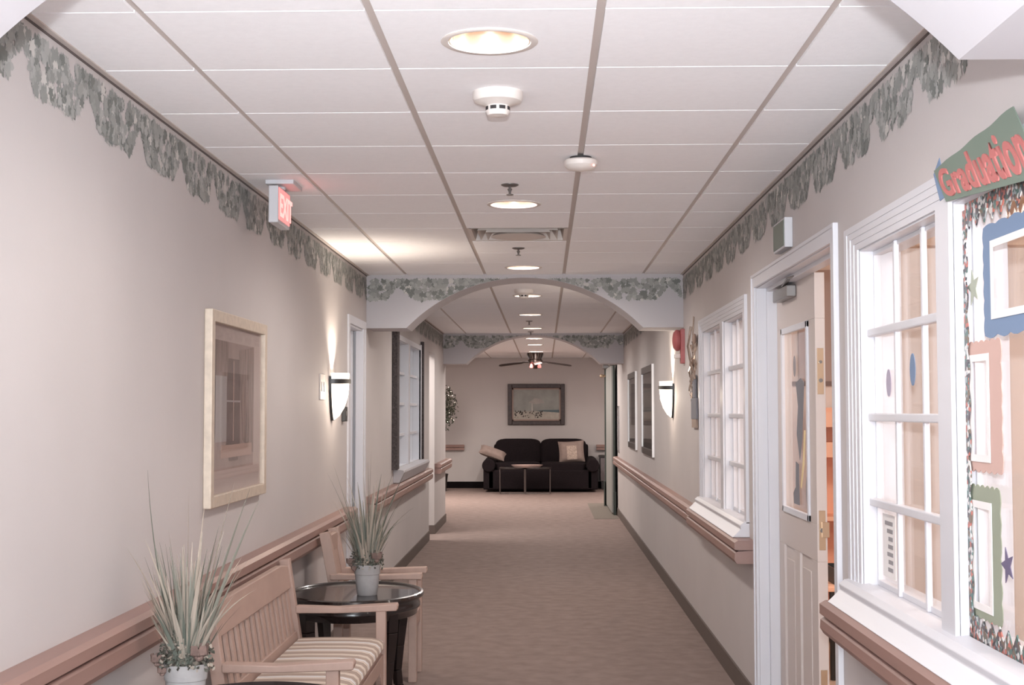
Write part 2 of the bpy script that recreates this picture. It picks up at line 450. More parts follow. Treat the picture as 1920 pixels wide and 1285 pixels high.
# window on left wall
t = bpy.data.objects.new('window_3', None); C.objects.link(t); t['kind'] = 'structure'; t.location = (XL, 13.6, 1.0); ORIG[t.name] = Vector(t.location)
z0, z1 = 1.0, 2.2
m = MB()
for i in range(4):
    m.box(XL, XL+.018-.004*i, 12.45+.025*i, 12.55, z0, z1+.06); m.box(XL, XL+.018-.004*i, 14.9, 15.0-.025*i, z0, z1+.06)
m.box(XL, XL+.014, 12.5, 14.95, z1, z1+.05); m.box(XL-.02, XL+.014, 13.60, 13.75, z0, z1)
m.build('window_frame', TRIM, t)
m = MB()
for a, b in ((12.55, 13.60), (13.75, 14.90)):
    m.box(XL-.139, XL, a, a+.006, z0, z1); m.box(XL-.139, XL, b-.006, b, z0, z1); m.box(XL-.139, XL, a, b, z1-.006, z1); m.box(XL-.139, XL, a, b, z0, z0+.006)
m.build('reveal', TRIM, t)
m = MB()
for a, b in ((12.55, 13.60), (13.75, 14.90)):
    for k in (1, 2):
        y = a+(b-a)*k/3; m.box(XL-.06, XL-.04, y-.012, y+.012, z0, z1)
    for k in (1, 2, 3):
        z = z0+(z1-z0)*k/4; m.box(XL-.055, XL-.025, a, b, z-.013, z+.013)
m.build('muntins', TRIM, t)
for a, b in ((12.55, 13.60), (13.75, 14.90)):
    MB().box(XL-.070, XL-.066, a+.007, b-.007, z0+.007, z1-.007).build('pane', GLASS, t)
o = MB().prism([(XL, z0+.0), (XL+.095, z0-.01), (XL+.10, z0-.03), (XL+.055, z0-.125), (XL, z0-.125)], 1, 12.35, 15.1).build('window_sill', WALLF, t, bevel=.003); fix_normals(o)
# dark patterned curtain strips either side of that window
CUR = mat('dark_patterned_curtain', (78, 72, 72), .9, noise=.45, nscale=70)
for lab, ya, yb, w in (('dark patterned curtain panel on the camera side of the left wall window', 12.22, 12.40, .05), ('narrow dark curtain panel at the far side of the left wall window', 15.02, 15.12, .035)):
    m = MB(); n = 10
    pts = []
    for i in range(n+1):
        y = ya+(yb-ya)*i/n; pts.append((XL+w-.008*(i % 2), y))
    poly = [(XL+.004, ya)]+pts+[(XL+.004, yb)]
    m.prism(poly, 2, 1.0, 2.30)
    o = m.build('curtain', CUR); fix_normals(o); tag(o, lab, 'curtain', None)

# ------------------------------------------------------------------ doors
# double door of the classroom
t = bpy.data.objects.new('door_1', None); C.objects.link(t); t['kind'] = 'structure'; t.location = (XR, 5.94, 0); ORIG[t.name] = Vector(t.location)
m = MB()
for x0, x1, e in ((XR, XR+.05, .004), (XR+.05, XR+.10, .022)):
    m.box(x0, x1, 6.86-e, 6.86, 0, 2.15); m.box(x0, x1, 5.02, 5.02+e, 0, 2.15); m.box(x0, x1, 5.02+e, 6.86-e, 2.15-e, 2.15)
m.box(XR-.014, XR, 6.86, 6.925, 0, 2.215); m.box(XR-.014, XR, 4.955, 5.02, 0, 2.215); m.box(XR-.014, XR, 5.02, 6.86, 2.15, 2.215)
m.box(XR-.02, XR, 6.905, 6.925, 0, 2.215); m.box(XR-.02, XR, 4.94, 4.955, 0, 2.215); m.box(XR-.02, XR, 4.955, 6.905, 2.2, 2.215)
m.build('door_frame', TRIM, t, bevel=.002)
DX0, DX1 = XR+.10, XR+.144
DOORP = mat('beige_door_paint', (202, 192, 187), .5)
y0, y1 = 5.895, 6.835
m = MB()
zs = (.01, .22, .92, 1.04, 1.93, 2.13)       # rails
wy0, wy1 = y0+.16, y0+.53                     # glazed light
for za, zb in ((.01, .18), (.88, 1.04), (1.93, 2.13)): m.box(DX0, DX1, y0, y1, za, zb)
m.box(DX0, DX1, y0, y0+.13, .18, .88); m.box(DX0, DX1, y1-.13, y1, .18, .88); m.box(DX0, DX1, (y0+y1)/2-.06, (y0+y1)/2+.06, .18, .88)
m.box(DX0, DX1, y0, y0+.14, 1.04, 1.93); m.box(DX0, DX1, y1-.14, y1, 1.04, 1.93)
m.box(DX0+.012, DX1-.012, y0+.12, y1-.12, .17, .89)
leaf = m.build('door_leaf', DOORP, t, bevel=.002)
m = MB()
for a, b in ((y0+.17, (y0+y1)/2-.10), ((y0+y1)/2+.10, y1-.17)):
    m.prism([(a, .24), (b, .24), (b, .82), (a, .82)], 0, DX0+.004, DX0+.012)
m.build('raised_panels', DOORP, t, bevel=.004)
m = MB(); a, b = y0+.14, y1-.14
for q in ((a, a+.03, 1.04, 1.93), (b-.03, b, 1.04, 1.93), (a, b, 1.04, 1.07), (a, b, 1.90, 1.93)): m.box(DX0-.010, DX0+.006, *q)
m.build('glazing_bead', TRIM, t, bevel=.003)
MB().box(DX0+.018, DX0+.022, a+.01, b-.01, 1.05, 1.92).build('pane', GLASS, t)
m = MB()
m.box(DX0+.008, DX0+.036, y0-.002, y0+.002, 1.60, 1.80); m.box(DX0+.008, DX0+.036, y0-.002, y0+.002, .93, 1.10); m.box(DX0+.008, DX0+.036, y0-.002, y0+.002, .30, .42)
m.box(DX0+.020, DX0+.05, y0-.014, y0, .985, 1.05)
m.build('latch_plates', BRASS, t, bevel=.001)
m = MB()
m.tube([(DX0+.022, y0-.004, 1.66), (DX0+.022, y0-.012, 1.66)], .009); m.tube([(DX0+.022, y0-.004, 1.74), (DX0+.022, y0-.012, 1.74)], .007); m.tube([(DX0+.022, y0-.004, 1.015), (DX0+.022, y0-.01, 1.015)], .011)
m.build('latch_bolts', METAL, t)
m = MB(); m.box(DX0-.045, DX0, y1-.52, y1-.14, 2.06, 2.115); m.bar((DX0-.03, y1-.36, 2.12), (DX0-.06, y1-.66, 2.132), .022, .008); m.bar((DX0-.06, y1-.66, 2.132), (DX0-.01, y1-.86, 2.138), .02, .008)
m.build('door_closer', METAL, t, bevel=.004)
# the second, narrower leaf stands open inside the classroom
m = MB(); m.box(XR+.16, XR+1.0, 5.03, 5.072, .01, 2.13); m.build('door_leaf', DOORP, t, bevel=.002)
m = MB(); m.tube([(XR+.93, 5.074, 1.0), (XR+.93, 5.12, 1.0), (XR+.83, 5.12, 1.0)], .009); m.build('door_handle', METAL, t)
# paper cut-outs taped on the door light
PAPER = {k: mat('paper_'+k, c, .8) for k, c in (('grey', (150, 146, 148)), ('lilac', (176, 168, 186)), ('yellow', (224, 204, 158)), ('blue', (118, 138, 166)), ('coral', (200, 168, 158)), ('green', (150, 156, 138)), ('white', (232, 228, 226)), ('slate', (124, 124, 130)), ('purple', (106, 98, 124)), ('moss', (166, 172, 158)))}
def cutout(name, label, cat, m_, poly, x, parent=None, th=.002):
    """poly in (y,z)"""
    o = MB().prism(poly, 0, x, x+th).build(name, m_, parent); fix_normals(o)
    if parent is None: tag(o, label, cat)
    return o
def ell(cy, cz, ry, rz, n=18, w=0, ph=0):
    return [(cy+ry*math.cos(2*PI*i/n)*(1+w*math.sin(5*2*PI*i/n+ph)), cz+rz*math.sin(2*PI*i/n)*(1+w*math.sin(5*2*PI*i/n+ph))) for i in range(n)]
cutout('paper_vase', 'grey paper vase shape taped on the upper glass of the classroom door', 'paper decoration', PAPER['slate'], [(6.22, 1.66), (6.30, 1.68), (6.42, 1.66), (6.37, 1.55), (6.41, 1.42), (6.34, 1.30), (6.28, 1.40), (6.25, 1.52)], DX0+.012)
cutout('paper_streamer', 'pale yellow paper streamer on the classroom door glass', 'paper decoration', PAPER['yellow'], [(6.20, 1.44), (6.23, 1.44), (6.27, 1.30), (6.33, 1.18), (6.31, 1.17), (6.24, 1.28)], DX0+.012)
cutout('paper_oval', 'upright grey paper oval low on the classroom door glass', 'paper decoration', PAPER['grey'], ell(6.15, 1.17, .05, .08), DX0+.012)
cutout('paper_boot', 'dark grey paper boot shape low on the classroom door glass, by the hinge side', 'paper decoration', PAPER['slate'], [(6.36, 1.09), (6.50, 1.09), (6.51, 1.14), (6.45, 1.17), (6.44, 1.29), (6.37, 1.28)], DX0+.012)
cutout('paper_oval', 'small faint grey paper oval high on the classroom door glass', 'paper decoration', PAPER['grey'], ell(6.45, 1.74, .03, .05), DX0+.012)

# left wall door (recessed)
t = bpy.data.objects.new('door_2', None); C.objects.link(t); t['kind'] = 'structure'; t.location = (XL, 9.9, 0); ORIG[t.name] = Vector(t.location)
m = MB()
for a, b, d in ((10.225, 10.30, .05), (10.20, 10.25, .13)): m.box(XL-d, XL-d+.06, a, b, 0, 2.15)
m.box(XL-.14, XL, 10.285, 10.30, 0, 2.15); m.box(XL-.14, XL, 9.50, 9.515, 0, 2.15); m.box(XL-.14, XL, 9.5, 10.3, 2.135, 2.15)
m.box(XL, XL+.014, 9.44, 9.50, 0, 2.21); m.box(XL, XL+.014, 10.30, 10.36, 0, 2.21); m.box(XL, XL+.014, 9.5, 10.3, 2.15, 2.21)
m.build('door_frame', TRIM, t, bevel=.002)
m = MB(); m.box(XL-.12, XL-.08, 9.52, 10.20, .01, 2.13)
for za, zb in ((.2, .9), (1.05, 1.95)):
    m.box(XL-.08, XL-.072, 9.62, 9.82, za, zb); m.box(XL-.08, XL-.072, 9.92, 10.12, za, zb)
m.build('door_leaf', TRIM, t, bevel=.003)
m = MB(); m.tube([(XL-.08, 9.60, 1.0), (XL-.03, 9.60, 1.0), (XL-.03, 9.70, 1.0)], .009); m.build('door_handle', METAL, t)
# plain trim at the passage opening
m = MB(); m.box(XL-.139, XL+.002, 16.944, 16.952, .11, 2.235); m.box(XL-.139, XL+.002, 16.15, 16.156, 0, 2.235)
struct('trim_11', m, WALL)

# fire door folded back along the right wall near the lounge
t = bpy.data.objects.new('door_3', None); C.objects.link(t); t['kind'] = 'structure'; t.location = (XR-.1, 21.2, 0); ORIG[t.name] = Vector(t.location)
FD = mat('fire_door_paint', (150, 150, 146), .5); FDD = mat('dark_green_edge', (58, 66, 60), .5)
MB().box(.985, 1.03, 20.07, 21.95, .03, 2.2).build('door_leaf', FD, t, bevel=.002)
m = MB(); m.box(1.008, 1.036, 20.05, 20.07, .02, 2.2); m.box(.965, .987, 21.9, 21.98, .02, 2.2); m.build('edge_seal', FDD, t)
m = MB(); m.box(1.005, 1.045, 20.02, 20.12, 0, .34); m.box(.95, 1.0, 21.9, 22.0, 0, .40); m.build('kick_plate', FDD, t, bevel=.004)
m = MB(); m.box(.93, 1.04, 21.6, 22.0, 2.2, 2.36); m.box(.96, 1.055, 20.05, 20.5, 2.2, 2.34); m.build('door_closer', METAL, t, bevel=.01)
m = MB(); m.tube([(.975, 21.85, 2.09), (.92, 21.85, 2.09)], .02); m.blob((.915, 21.85, 2.09), .03, .03, .03); m.build('door_holder', BRASS, t)

# ------------------------------------------------------------------ ceiling fixtures
def downlight(y, label):
    t = thing('downlight', label, 'recessed light', (LX, y, ZC), 'round recessed downlights along the corridor')
    m = MB(); m.lathe([(.115, .004), (.136, .001), (.139, -.003), (.134, -.006), (.118, -.005), (.112, .006), (.115, .012)], (LX, y, ZC), 40, cap=False); m.build('trim_ring', PLASW, t)
    m = MB(); m.lathe([(.114, -.002), (.100, .055), (.085, .115), (.078, .15), (0, .15)], (LX, y, ZC), 40, cap=False); m.build('reflector', CONE, t)
    m = MB()
    m.lathe([(.0, .055), (.016, .058), (.024, .075), (.026, .10), (.018, .14), (.018, .149)], (LX, y, ZC), 16, cap=False); m.build('bulb', BULB, t)
    return t
dl_names = {0.766: 'round recessed downlight behind the nearest arch', 3.816: 'large round recessed downlight nearest the viewer, in front of the white smoke detector', 6.866: 'round recessed downlight between the sprinkler and the square air vent', 9.916: 'round recessed downlight just in front of the middle ivy arch', 12.356: 'round recessed downlight seen through the top of the middle arch behind the second smoke detector', 14.796: 'second downlight beyond the middle arch', 17.236: 'third downlight beyond the middle arch, just before the far arch', 19.676: 'first downlight past the far arch', 21.506: 'second downlight past the far arch, in front of the ceiling fan', 24.0: 'lounge downlight above the coffee table, behind the ceiling fan'}
for y in LIGHT_Y: downlight(y, dl_names[y])

def sprinkler(x, y, label):
    t = thing('sprinkler', label, 'sprinkler', (x, y, ZC), 'ceiling sprinklers')
    MB().lathe([(.041, .003), (.041, -.004), (.03, -.009), (.012, -.011)], (x, y, ZC), 24).build('escutcheon', METAL, t)
    m = MB(); m.tube([(x, y, ZC-.008), (x, y, ZC-.045)], .006); m.tube([(x-.009, y, ZC-.02), (x, y, ZC-.042)], .003); m.tube([(x+.009, y, ZC-.02), (x, y, ZC-.042)], .003)
    m.lathe([(.0, -.044), (.017, -.047), (.017, -.05), (0, -.05)], (x, y, ZC), 14, cap=False); m.build('deflector', METAL, t)
sprinkler(-.16, 6.27, 'small ceiling sprinkler head in front of the second downlight')
sprinkler(-.168, 8.73, 'small ceiling sprinkler head behind the square air vent')
sprinkler(-.18, 15.86, 'tiny sprinkler head beyond the middle arch')
sprinkler(-.185, 18.0, 'tiny sprinkler head just before the far arch')
def smoke(x, y, label):
    t = thing('smoke_detector', label, 'smoke detector', (x, y, ZC))
    MB().lathe([(.083, .0), (.083, -.022), (.078, -.032), (.04, -.045), (.036, -.047)], (x, y, ZC), 40).build('base', PLASW, t)
    MB().lathe([(.038, -.045), (.040, -.066), (.034, -.078), (.0, -.081)], (x, y, ZC), 32, cap=False).build('sensor_cap', PLASW, t)
    m = MB()
    for k in range(8):
        a = 2*PI*(k+.2)/8; a2 = a+.55
        vs = [(x+.0402*math.cos(q), y+.0402*math.sin(q), ZC+z) for q in (a, (a+a2)/2, a2) for z in (-.050, -.062)]
        m.add(vs, [(0, 1, 3, 2), (2, 3, 5, 4)])
    m.build('sensor_slots', DARK, t)
smoke(-.153, 4.44, 'white round smoke detector with slotted centre behind the nearest downlight')
smoke(-.18, 11.75, 'pale round smoke detector just past the top of the middle arch')
t = thing('motion_sensor', 'white domed ceiling sensor with dark upper rim hanging on the grid line', 'ceiling sensor', (.152, 5.60, ZC))
MB().lathe([(.045, .0), (.045, -.014)], (.152, 5.60, ZC), 32).build('mount', DARK, t)
MB().lathe([(.064, -.012), (.07, -.018), (.069, -.036), (.055, -.05), (.02, -.058), (0, -.059)], (.152, 5.60, ZC), 36).build('dome', PLASW, t)
MB().blob((.205, 5.555, ZC-.042), .005, .005, .005).build('indicator', emis('red_pilot', (255, 120, 100), 2), t)
# air vent
vy0, vy1, vx0, vx1 = GY0+VENT_J*TILE+.005, GY0+(VENT_J+1)*TILE-.005, GX0+TILE+.013, GX0+2*TILE-.013
vcx, vcy = (vx0+vx1)/2, (vy0+vy1)/2
t = thing('air_vent', 'square ceiling air diffuser with stepped louvres in front of the middle arch', 'air vent', (vcx, vcy, ZC))
def sq_ring(m, h0, z0, h1, z1, mi=0):
    a = [(vcx+sx*h0, vcy+sy*h0, ZC+z0) for sx, sy in ((-1, -1), (1, -1), (1, 1), (-1, 1))]; b = [(vcx+sx*h1, vcy+sy*h1, ZC+z1) for sx, sy in ((-1, -1), (1, -1), (1, 1), (-1, 1))]
    m.add(a+b, [(i, (i+1) % 4, 4+(i+1) % 4, 4+i) for i in range(4)], mi)
VM = mat('vent_white', (206, 198, 192), .5); VD = mat('vent_grey', (150, 144, 140), .6)
m = MB(); sq_ring(m, .292, 0, .27, .002); sq_ring(m, .27, .002, .25, .08); m.build('frame', VM, t)
m = MB(); sq_ring(m, .25, .08, .0, .08); m.build('duct_plate', VD, t)
for k, (a, za, b, zb) in enumerate(((.235, .06, .19, -.002), (.19, .055, .15, -.008))):
    m = MB(); sq_ring(m, a-.04, za, a, zb); sq_ring(m, a, zb, a-.036, za+.002); m.build('louvre', VM, t)
MB().lathe([(.165, -.012), (.15, .0), (.10, .022), (.0, .03)], (vcx, vcy, ZC), 36).build('centre_cone', VM, t)
# exit sign
t = thing('exit_sign', 'lit red exit sign hanging from the ceiling by the left wall', 'exit sign', (-1.225, 6.20, 2.384))
m = MB(); m.box(-1.247, -1.203, 6.065, 6.345, 2.384, 2.552); m.build('housing', PLASG, t, bevel=.004)
m = MB(); m.box(-1.27, -1.14, 6.10, 6.32, 2.564, ZC-.0); m.lathe([(.03, 2.552), (.03, 2.566)], (-1.225, 6.2, 0), 16); m.build('ceiling_mount', PLASG, t, bevel=.003)
m = MB(); m.box(-1.203, -1.2005, 6.078, 6.332, 2.40, 2.545); m.build('face', REDEX, t)
Mx = Matrix(((0, 0, 1, -1.2003), (1, 0, 0, 6.092), (0, 1, 0, 2.42), (0, 0, 0, 1)))
text_obj('EXIT', .145, .0008, REDLT, t, 'letters', Mx, .003)

# ------------------------------------------------------------------ wall fixtures
def sconce(side, y, label):
    s = 1 if side < 0 else -1                  # direction away from the wall
    zt, zb = 1.775, 1.47
    t = thing('wall_sconce', label, 'wall lamp', (side, y, zb))
    a0, a1 = (-PI/2, PI/2) if s > 0 else (PI/2, 3*PI/2)
    def half(prof, name, m_, n=20, cap=False):
        m = MB(); m.lathe([(r, z) for r, z in prof], (side+s*.012, y, 0), n, sy=1.1, a0=a0, a1=a1, cap=cap); return m.build(name, m_, t)
    half([(.102, zt), (.100, zt-.075), (.093, zt-.15), (.072, zt-.22), (.04, zt-.275), (.008, zb+.004)], 'glass_shade', SHADE)
    half([(.104, zt-.070), (.112, zt-.068), (.112, zt-.040), (.104, zt-.038)], 'band', DGREY)
    m = MB(); m.prism([(y-.118, zt-.02), (y+.118, zt-.02), (y+.112, zt-.12), (y+.08, zt-.22), (y+.03, zb), (y-.03, zb), (y-.08, zt-.22), (y-.112, zt-.12)], 0, side+s*.001, side+s*.016)
    o = m.build('back_plate', DGREY, t); fix_normals(o)
    L = bpy.data.lights.new('sconce_uplight', 'SPOT'); L.energy = 15; L.color = (1, .86, .72); L.spot_size = math.radians(115); L.spot_blend = .8; L.shadow_soft_size = .03
    lo = bpy.data.objects.new('sconce_uplight', L); C.objects.link(lo); lo.location = (s*.05, 0, zt+.012-zb); lo.rotation_euler = (PI, 0, 0); lo.parent = t
    L2 = bpy.data.lights.new('sconce_glow', 'POINT'); L2.energy = 3; L2.color = (1, .84, .68); L2.shadow_soft_size = .05
    lo = bpy.data.objects.new('sconce_glow', L2); C.objects.link(lo); lo.location = (s*.16, 0, .18); lo.parent = t
sconce(XL, 8.76, 'lit half-cone wall sconce on the left wall beside the white door recess')
sconce(XR, 11.35, 'lit half-cone wall sconce on the right wall between the dark pictures and the red alarm')
t = thing('light_switch', 'pale double switch plate on the left wall in front of the sconce', 'switch', (XL, 8.42, 1.62))
MB().box(XL, XL+.008, 8.28, 8.46, 1.60, 1.76).build('plate', PLASW, t, bevel=.003)
for q in (8.31, 8.39): MB().box(XL+.008, XL+.014, q, q+.03, 1.65, 1.71).build('toggle', PLASW, t, bevel=.002)
t = thing('wall_outlet', 'small dark call point on the left wall by the door casing below the sconce', 'call point', (XL, 9.25, 1.46))
MB().box(XL, XL+.03, 9.19, 9.27, 1.46, 1.56).build('body', DGREY, t, bevel=.004)
MB().box(XL+.03, XL+.034, 9.21, 9.25, 1.50, 1.53).build('button', METAL, t, bevel=.001)
t = thing('fire_alarm', 'red fire alarm horn and strobe on the right wall under the middle arch', 'fire alarm', (XR, 10.45, 1.9))
RED = mat('alarm_red', (168, 92, 92), .45)
MB().box(XR-.03, XR+.001, 10.36, 10.455, 1.89, 2.155).build('plate', RED, t, bevel=.004)
m = MB()
prof = [(.0, 0), (.075, 0), (.082, .012), (.082, .03), (.06, .05), (.02, .058), (0, .058)]
k = 24; vs = []; fs = []
for r_, d in prof:
    for i in range(k):
        a = 2*PI*i/k; vs.append((XR-.03-d, 10.44+r_*math.cos(a)*.95, 2.07+r_*math.sin(a)))
for j in range(len(prof)-1):
    for i in range(k): fs.append((j*k+i, j*k+(i+1) % k, (j+1)*k+(i+1) % k, (j+1)*k+i))
m.add(vs, fs, 0, True); m.build('bell', RED, t)
MB().box(XR-.075, XR-.03, 10.39, 10.47, 1.93, 1.965).build('strobe', PLASW, t, bevel=.006)
t = thing('emergency_sign', 'small green box mounted on the wall above the classroom door', 'wall box', (XR, 5.97, 2.185))
MB().box(XR-.035, XR, 5.84, 6.12, 2.235, 2.365).build('body', PLASG, t, bevel=.003)
MB().box(XR-.038, XR-.035, 5.85, 6.11, 2.245, 2.355).build('front_panel', mat('dull_green', (112, 122, 112), .5), t)

# hanging craft decoration next to the far window
t = thing('hanging_decoration', 'shiny foil streamer craft with blue-grey paper blocks hanging left of the far window', 'hanging decoration', (XR, 9.65, 1.40))
FOIL = mat('foil', (214, 200, 188), .15, .9); 
MB().box(XR-.02, XR-.004, 9.46, 9.78, 1.47, 1.62).build('paper_block', PAPER['slate'], t, bevel=.004)
MB().box(XR-.022, XR-.006, 9.52, 9.66, 1.62, 1.78).build('paper_block', PAPER['slate'], t, bevel=.004)
MB().box(XR-.018, XR-.004, 9.48, 9.76, 1.41, 1.47).build('fringe', mat('kraft', (160, 142, 130), .8), t)
for i, (yy, za, zb, w) in enumerate(((9.50, 1.75, 2.0, .03), (9.58, 1.74, 2.02, .035), (9.66, 1.72, 2.0, .03), (9.74, 1.62, 1.9, .025), (9.82, 1.60, 1.85, .02))):
    pts = [(XR-.02-.008*math.sin(k*1.7+i), yy+.012*math.sin(k*.9+i), za+(zb-za)*k/7) for k in range(8)]
    MB().tube(pts, w*.35, 6).build('streamer', FOIL, t)
MB().tube([(XR-.01, 9.60, 2.0), (XR-.015, 9.66, 2.08), (XR-.006, 9.68, 2.2)], .006).build('ribbon', FOIL, t); MB().tube([(XR-.01, 9.9, 1.9), (XR-.03, 9.86, 2.0), (XR-.01, 9.84, 2.14)], .010).build('ribbon', FOIL, t)
MB().blob((XR-.02, 9.52, 2.03), .015, .05, .04, rnd=rnd, jit=.1).build('paper_head', mat('tan_paper', (150, 128, 116), .8), t)

# ------------------------------------------------------------------ pictures
def picture_wall(side, y0, y1, z0, z1, depth, fw, label, fm, matm, art, matw, bevel=.004, glazed=True, inner=None):
    s = 1 if side < 0 else -1
    t = thing('framed_picture', label, 'picture', (side, (y0+y1)/2, z0))
    m = MB(); a, b = side, side+s*depth
    m.box(a, b, y0, y0+fw, z0, z1); m.box(a, b, y1-fw, y1, z0, z1); m.box(a, b, y0+fw, y1-fw, z0, z0+fw); m.box(a, b, y0+fw, y1-fw, z1-fw, z1)
    m.build('frame', fm, t, bevel=bevel)
    m = MB(); m.box(a, side+s*depth*.35, y0+fw, y1-fw, z0+fw, z1-fw); m.build('mount_board', matm, t)
    if art: art(t, side+s*depth*.35, s)
    if glazed: MB().box(side+s*depth*.55, side+s*(depth*.55+.002), y0+fw, y1-fw, z0+fw, z1-fw).build('glazing', GLASS, t)
    return t
def art_window(t, x, s):
    P1 = mat('print_taupe', (150, 132, 126), .8, noise=.15, nscale=8); P2 = mat('print_dark', (112, 96, 92), .8, noise=.2, nscale=10); P3 = mat('print_drape', (134, 116, 110), .8, noise=.3, nscale=12, stretch=(1, 3, .5))
    P4 = mat('print_mist', (158, 150, 148), .8); P5 = mat('print_pink', (168, 142, 132), .8)
    m = MB(); e = .0006
    def q(y0, y1, z0, z1, mi, k): m.box(x, x+s*e*k, y0, y1, z0, z1, mi)
    q(5.60, 6.34, 1.28, 1.83, 0, 1); q(5.80, 6.06, 1.36, 1.76, 1, 2)
    m.prism([(5.60, 1.83), (5.84, 1.83), (5.80, 1.62), (5.70, 1.45), (5.60, 1.42)], 0, x, x+s*e*3, 2)
    m.prism([(6.34, 1.83), (6.04, 1.80), (6.07, 1.60), (6.12, 1.40), (6.34, 1.34)], 0, x, x+s*e*3, 2)
    q(5.60, 5.80, 1.40, 1.68, 3, 4); q(5.70, 6.30, 1.33, 1.385, 4, 5); q(5.80, 6.06, 1.57, 1.578, 3, 5); q(5.925, 5.935, 1.40, 1.75, 4, 5); q(5.85, 6.02, 1.315, 1.33, 1, 5)
    o = m.build('print', [P1, P2, P3, P4, P5], t)
picture_wall(XL, 5.46, 6.55, 1.135, 1.948, .034, .05, 'large gold-framed print of a draped window on the left wall', GOLD, mat('mat_board_pink', (176, 160, 154), .8), art_window, .1)
def art_dark(y0, y1, z0, z1):
    def f(t, x, s):
        m = MB(); A = mat('dark_print', (88, 76, 72), .6, noise=.4, nscale=5, stretch=(1, 2, .8)); B = mat('dark_print_band', (60, 52, 52), .6)
        m.box(x, x+s*.001, y0, y1, z0, z1, 0)
        for k in (.35, .52, .78): m.box(x, x+s*.0016, y0, y1, z0+(z1-z0)*k, z0+(z1-z0)*(k+.03), 1)
        m.build('print', [A, B], t)
    return f
DK = mat('dark_mount', (70, 60, 58), .7)
for y0, y1, lab in ((13.3, 14.8, 'larger black-framed picture with silver edge on the right wall, nearer the sconce'), (15.75, 17.2, 'silver-edged black-framed picture on the right wall, farther from the sconce')):
    t = picture_wall(XR, y0, y1, 1.075, 1.99, .024, .07, lab, BLACKF, DK, art_dark(y0+.12, y1-.12, 1.2, 1.87), .05)
    BS = mat('bright_silver', (236, 232, 230), .3, .2)
    for a, b in ((y0-.004, y0+.0), (y1-.078, y1-.071)): MB().box(XR-.001, XR-.025, a, b, 1.075, 1.99).build('silver_edge', BS, t)
t = picture_wall(XR, 19.50, 19.92, .93, 1.60, .012, .03, 'small narrow framed notice at the end of the right wall by the grey fire door', SILVER, mat('notice_grey', (150, 142, 138), .7), None, .02)

# ------------------------------------------------------------------ wooden bench
def bench(name, label, y0, y1, xw=-1.262, seatz=.375, arm=.606, top=.815, group=None):
    t = thing(name, label, 'bench', (-1.0, (y0+y1)/2, 0))
    xf = -.79                                      # centre of front legs
    pw = .048
    def backx(z): return -1.195+( -.0 if z < .4 else -(z-.4)*.155)
    for yy in (y0+pw/2, y1-pw/2):
        m = MB(); m.bar((-1.195, yy, 0), (-1.195, yy, .42), pw, .05, (1, 0, 0)); m.bar((-1.195, yy, .40), (backx(top), yy, top), pw, .05, (1, 0, 0)); m.build('leg', TEAK, t, bevel=.004)
        MB().box(xf-.024, xf+.024, yy-pw/2, yy+pw/2, 0, arm-.032).build('leg', TEAK, t, bevel=.004)
        m = MB()
        pts = [(-1.20, arm-.012), (-1.0, arm-.018), (-.85, arm-.008), (-.712, arm), (-.708, arm-.012), (-.712, arm-.034), (-.85, arm-.040), (-1.0, arm-.046), (-1.20, arm-.046)]
        m.prism(pts, 1, yy-.034, yy+.034); o = m.build('armrest', TEAK, t, bevel=.005); fix_normals(o)
        MB().box(-1.19, xf, yy-.016, yy+.016, seatz-.085, seatz-.01).build('seat_frame', TEAK, t, bevel=.003)
    # arched front apron
    ap = [(y0+pw, seatz-.085)]; n = 16
    ap = [(y0+pw, seatz-.01), (y0+pw, seatz-.16)]+[(y0+pw+.10*math.sin(PI/2*k/6), seatz-.16+.08*(1-math.cos(PI/2*k/6))) for k in range(1, 7)]+[(y1-pw-.10*math.sin(PI/2*k/6), seatz-.16+.08*(1-math.cos(PI/2*k/6))) for k in range(6, 0, -1)]+[(y1-pw, seatz-.16), (y1-pw, seatz-.01)]
    o = MB().prism(ap, 0, xf-.014, xf+.014).build('front_apron', TEAK, t, bevel=.003); fix_normals(o)
    MB().box(-1.21, -1.18, y0+pw, y1-pw, seatz-.085, seatz-.01).build('rear_rail', TEAK, t, bevel=.003)
    m = MB()
    for k in range(5): m.box(-1.16+k*.078, -1.16+k*.078+.062, y0+.02, y1-.02, seatz-.018, seatz)
    m.build('seat_slats', TEAK, t, bevel=.003)
    # crest rail, lower back rail, slats
    a, b = y0+pw, y1-pw
    def tilt(m):
        m.v = [(x+backx(z), y, z) for x, y, z in m.v]; return m
    cr = [(a, top-.135), (b, top-.135), (b, top-.03), (b-.06, top-.022), (b-.14, top-.012), (a+.14, top-.012), (a+.06, top-.022), (a, top-.03)]
    o = tilt(MB().prism(cr, 0, -.016, .016)).build('crest_rail', TEAK, t, bevel=.004); fix_normals(o)
    tilt(MB().box(-.014, .014, a, b, .43, .475)).build('lower_back_rail', TEAK, t, bevel=.003)
    n = int((b-a)/.093)
    for k in range(n):
        yy = a+(b-a)*(k+.5)/n; m = MB(); m.bar((backx(.46), yy, .46), (backx(top-.13), yy, top-.13), .046, .012, (1, 0, 0)); m.build('back_slat', TEAK, t, bevel=.002)
    return t
BN = bench('bench', 'slatted light wooden bench with striped seat cushion against the left wall', 5.06, 6.60)
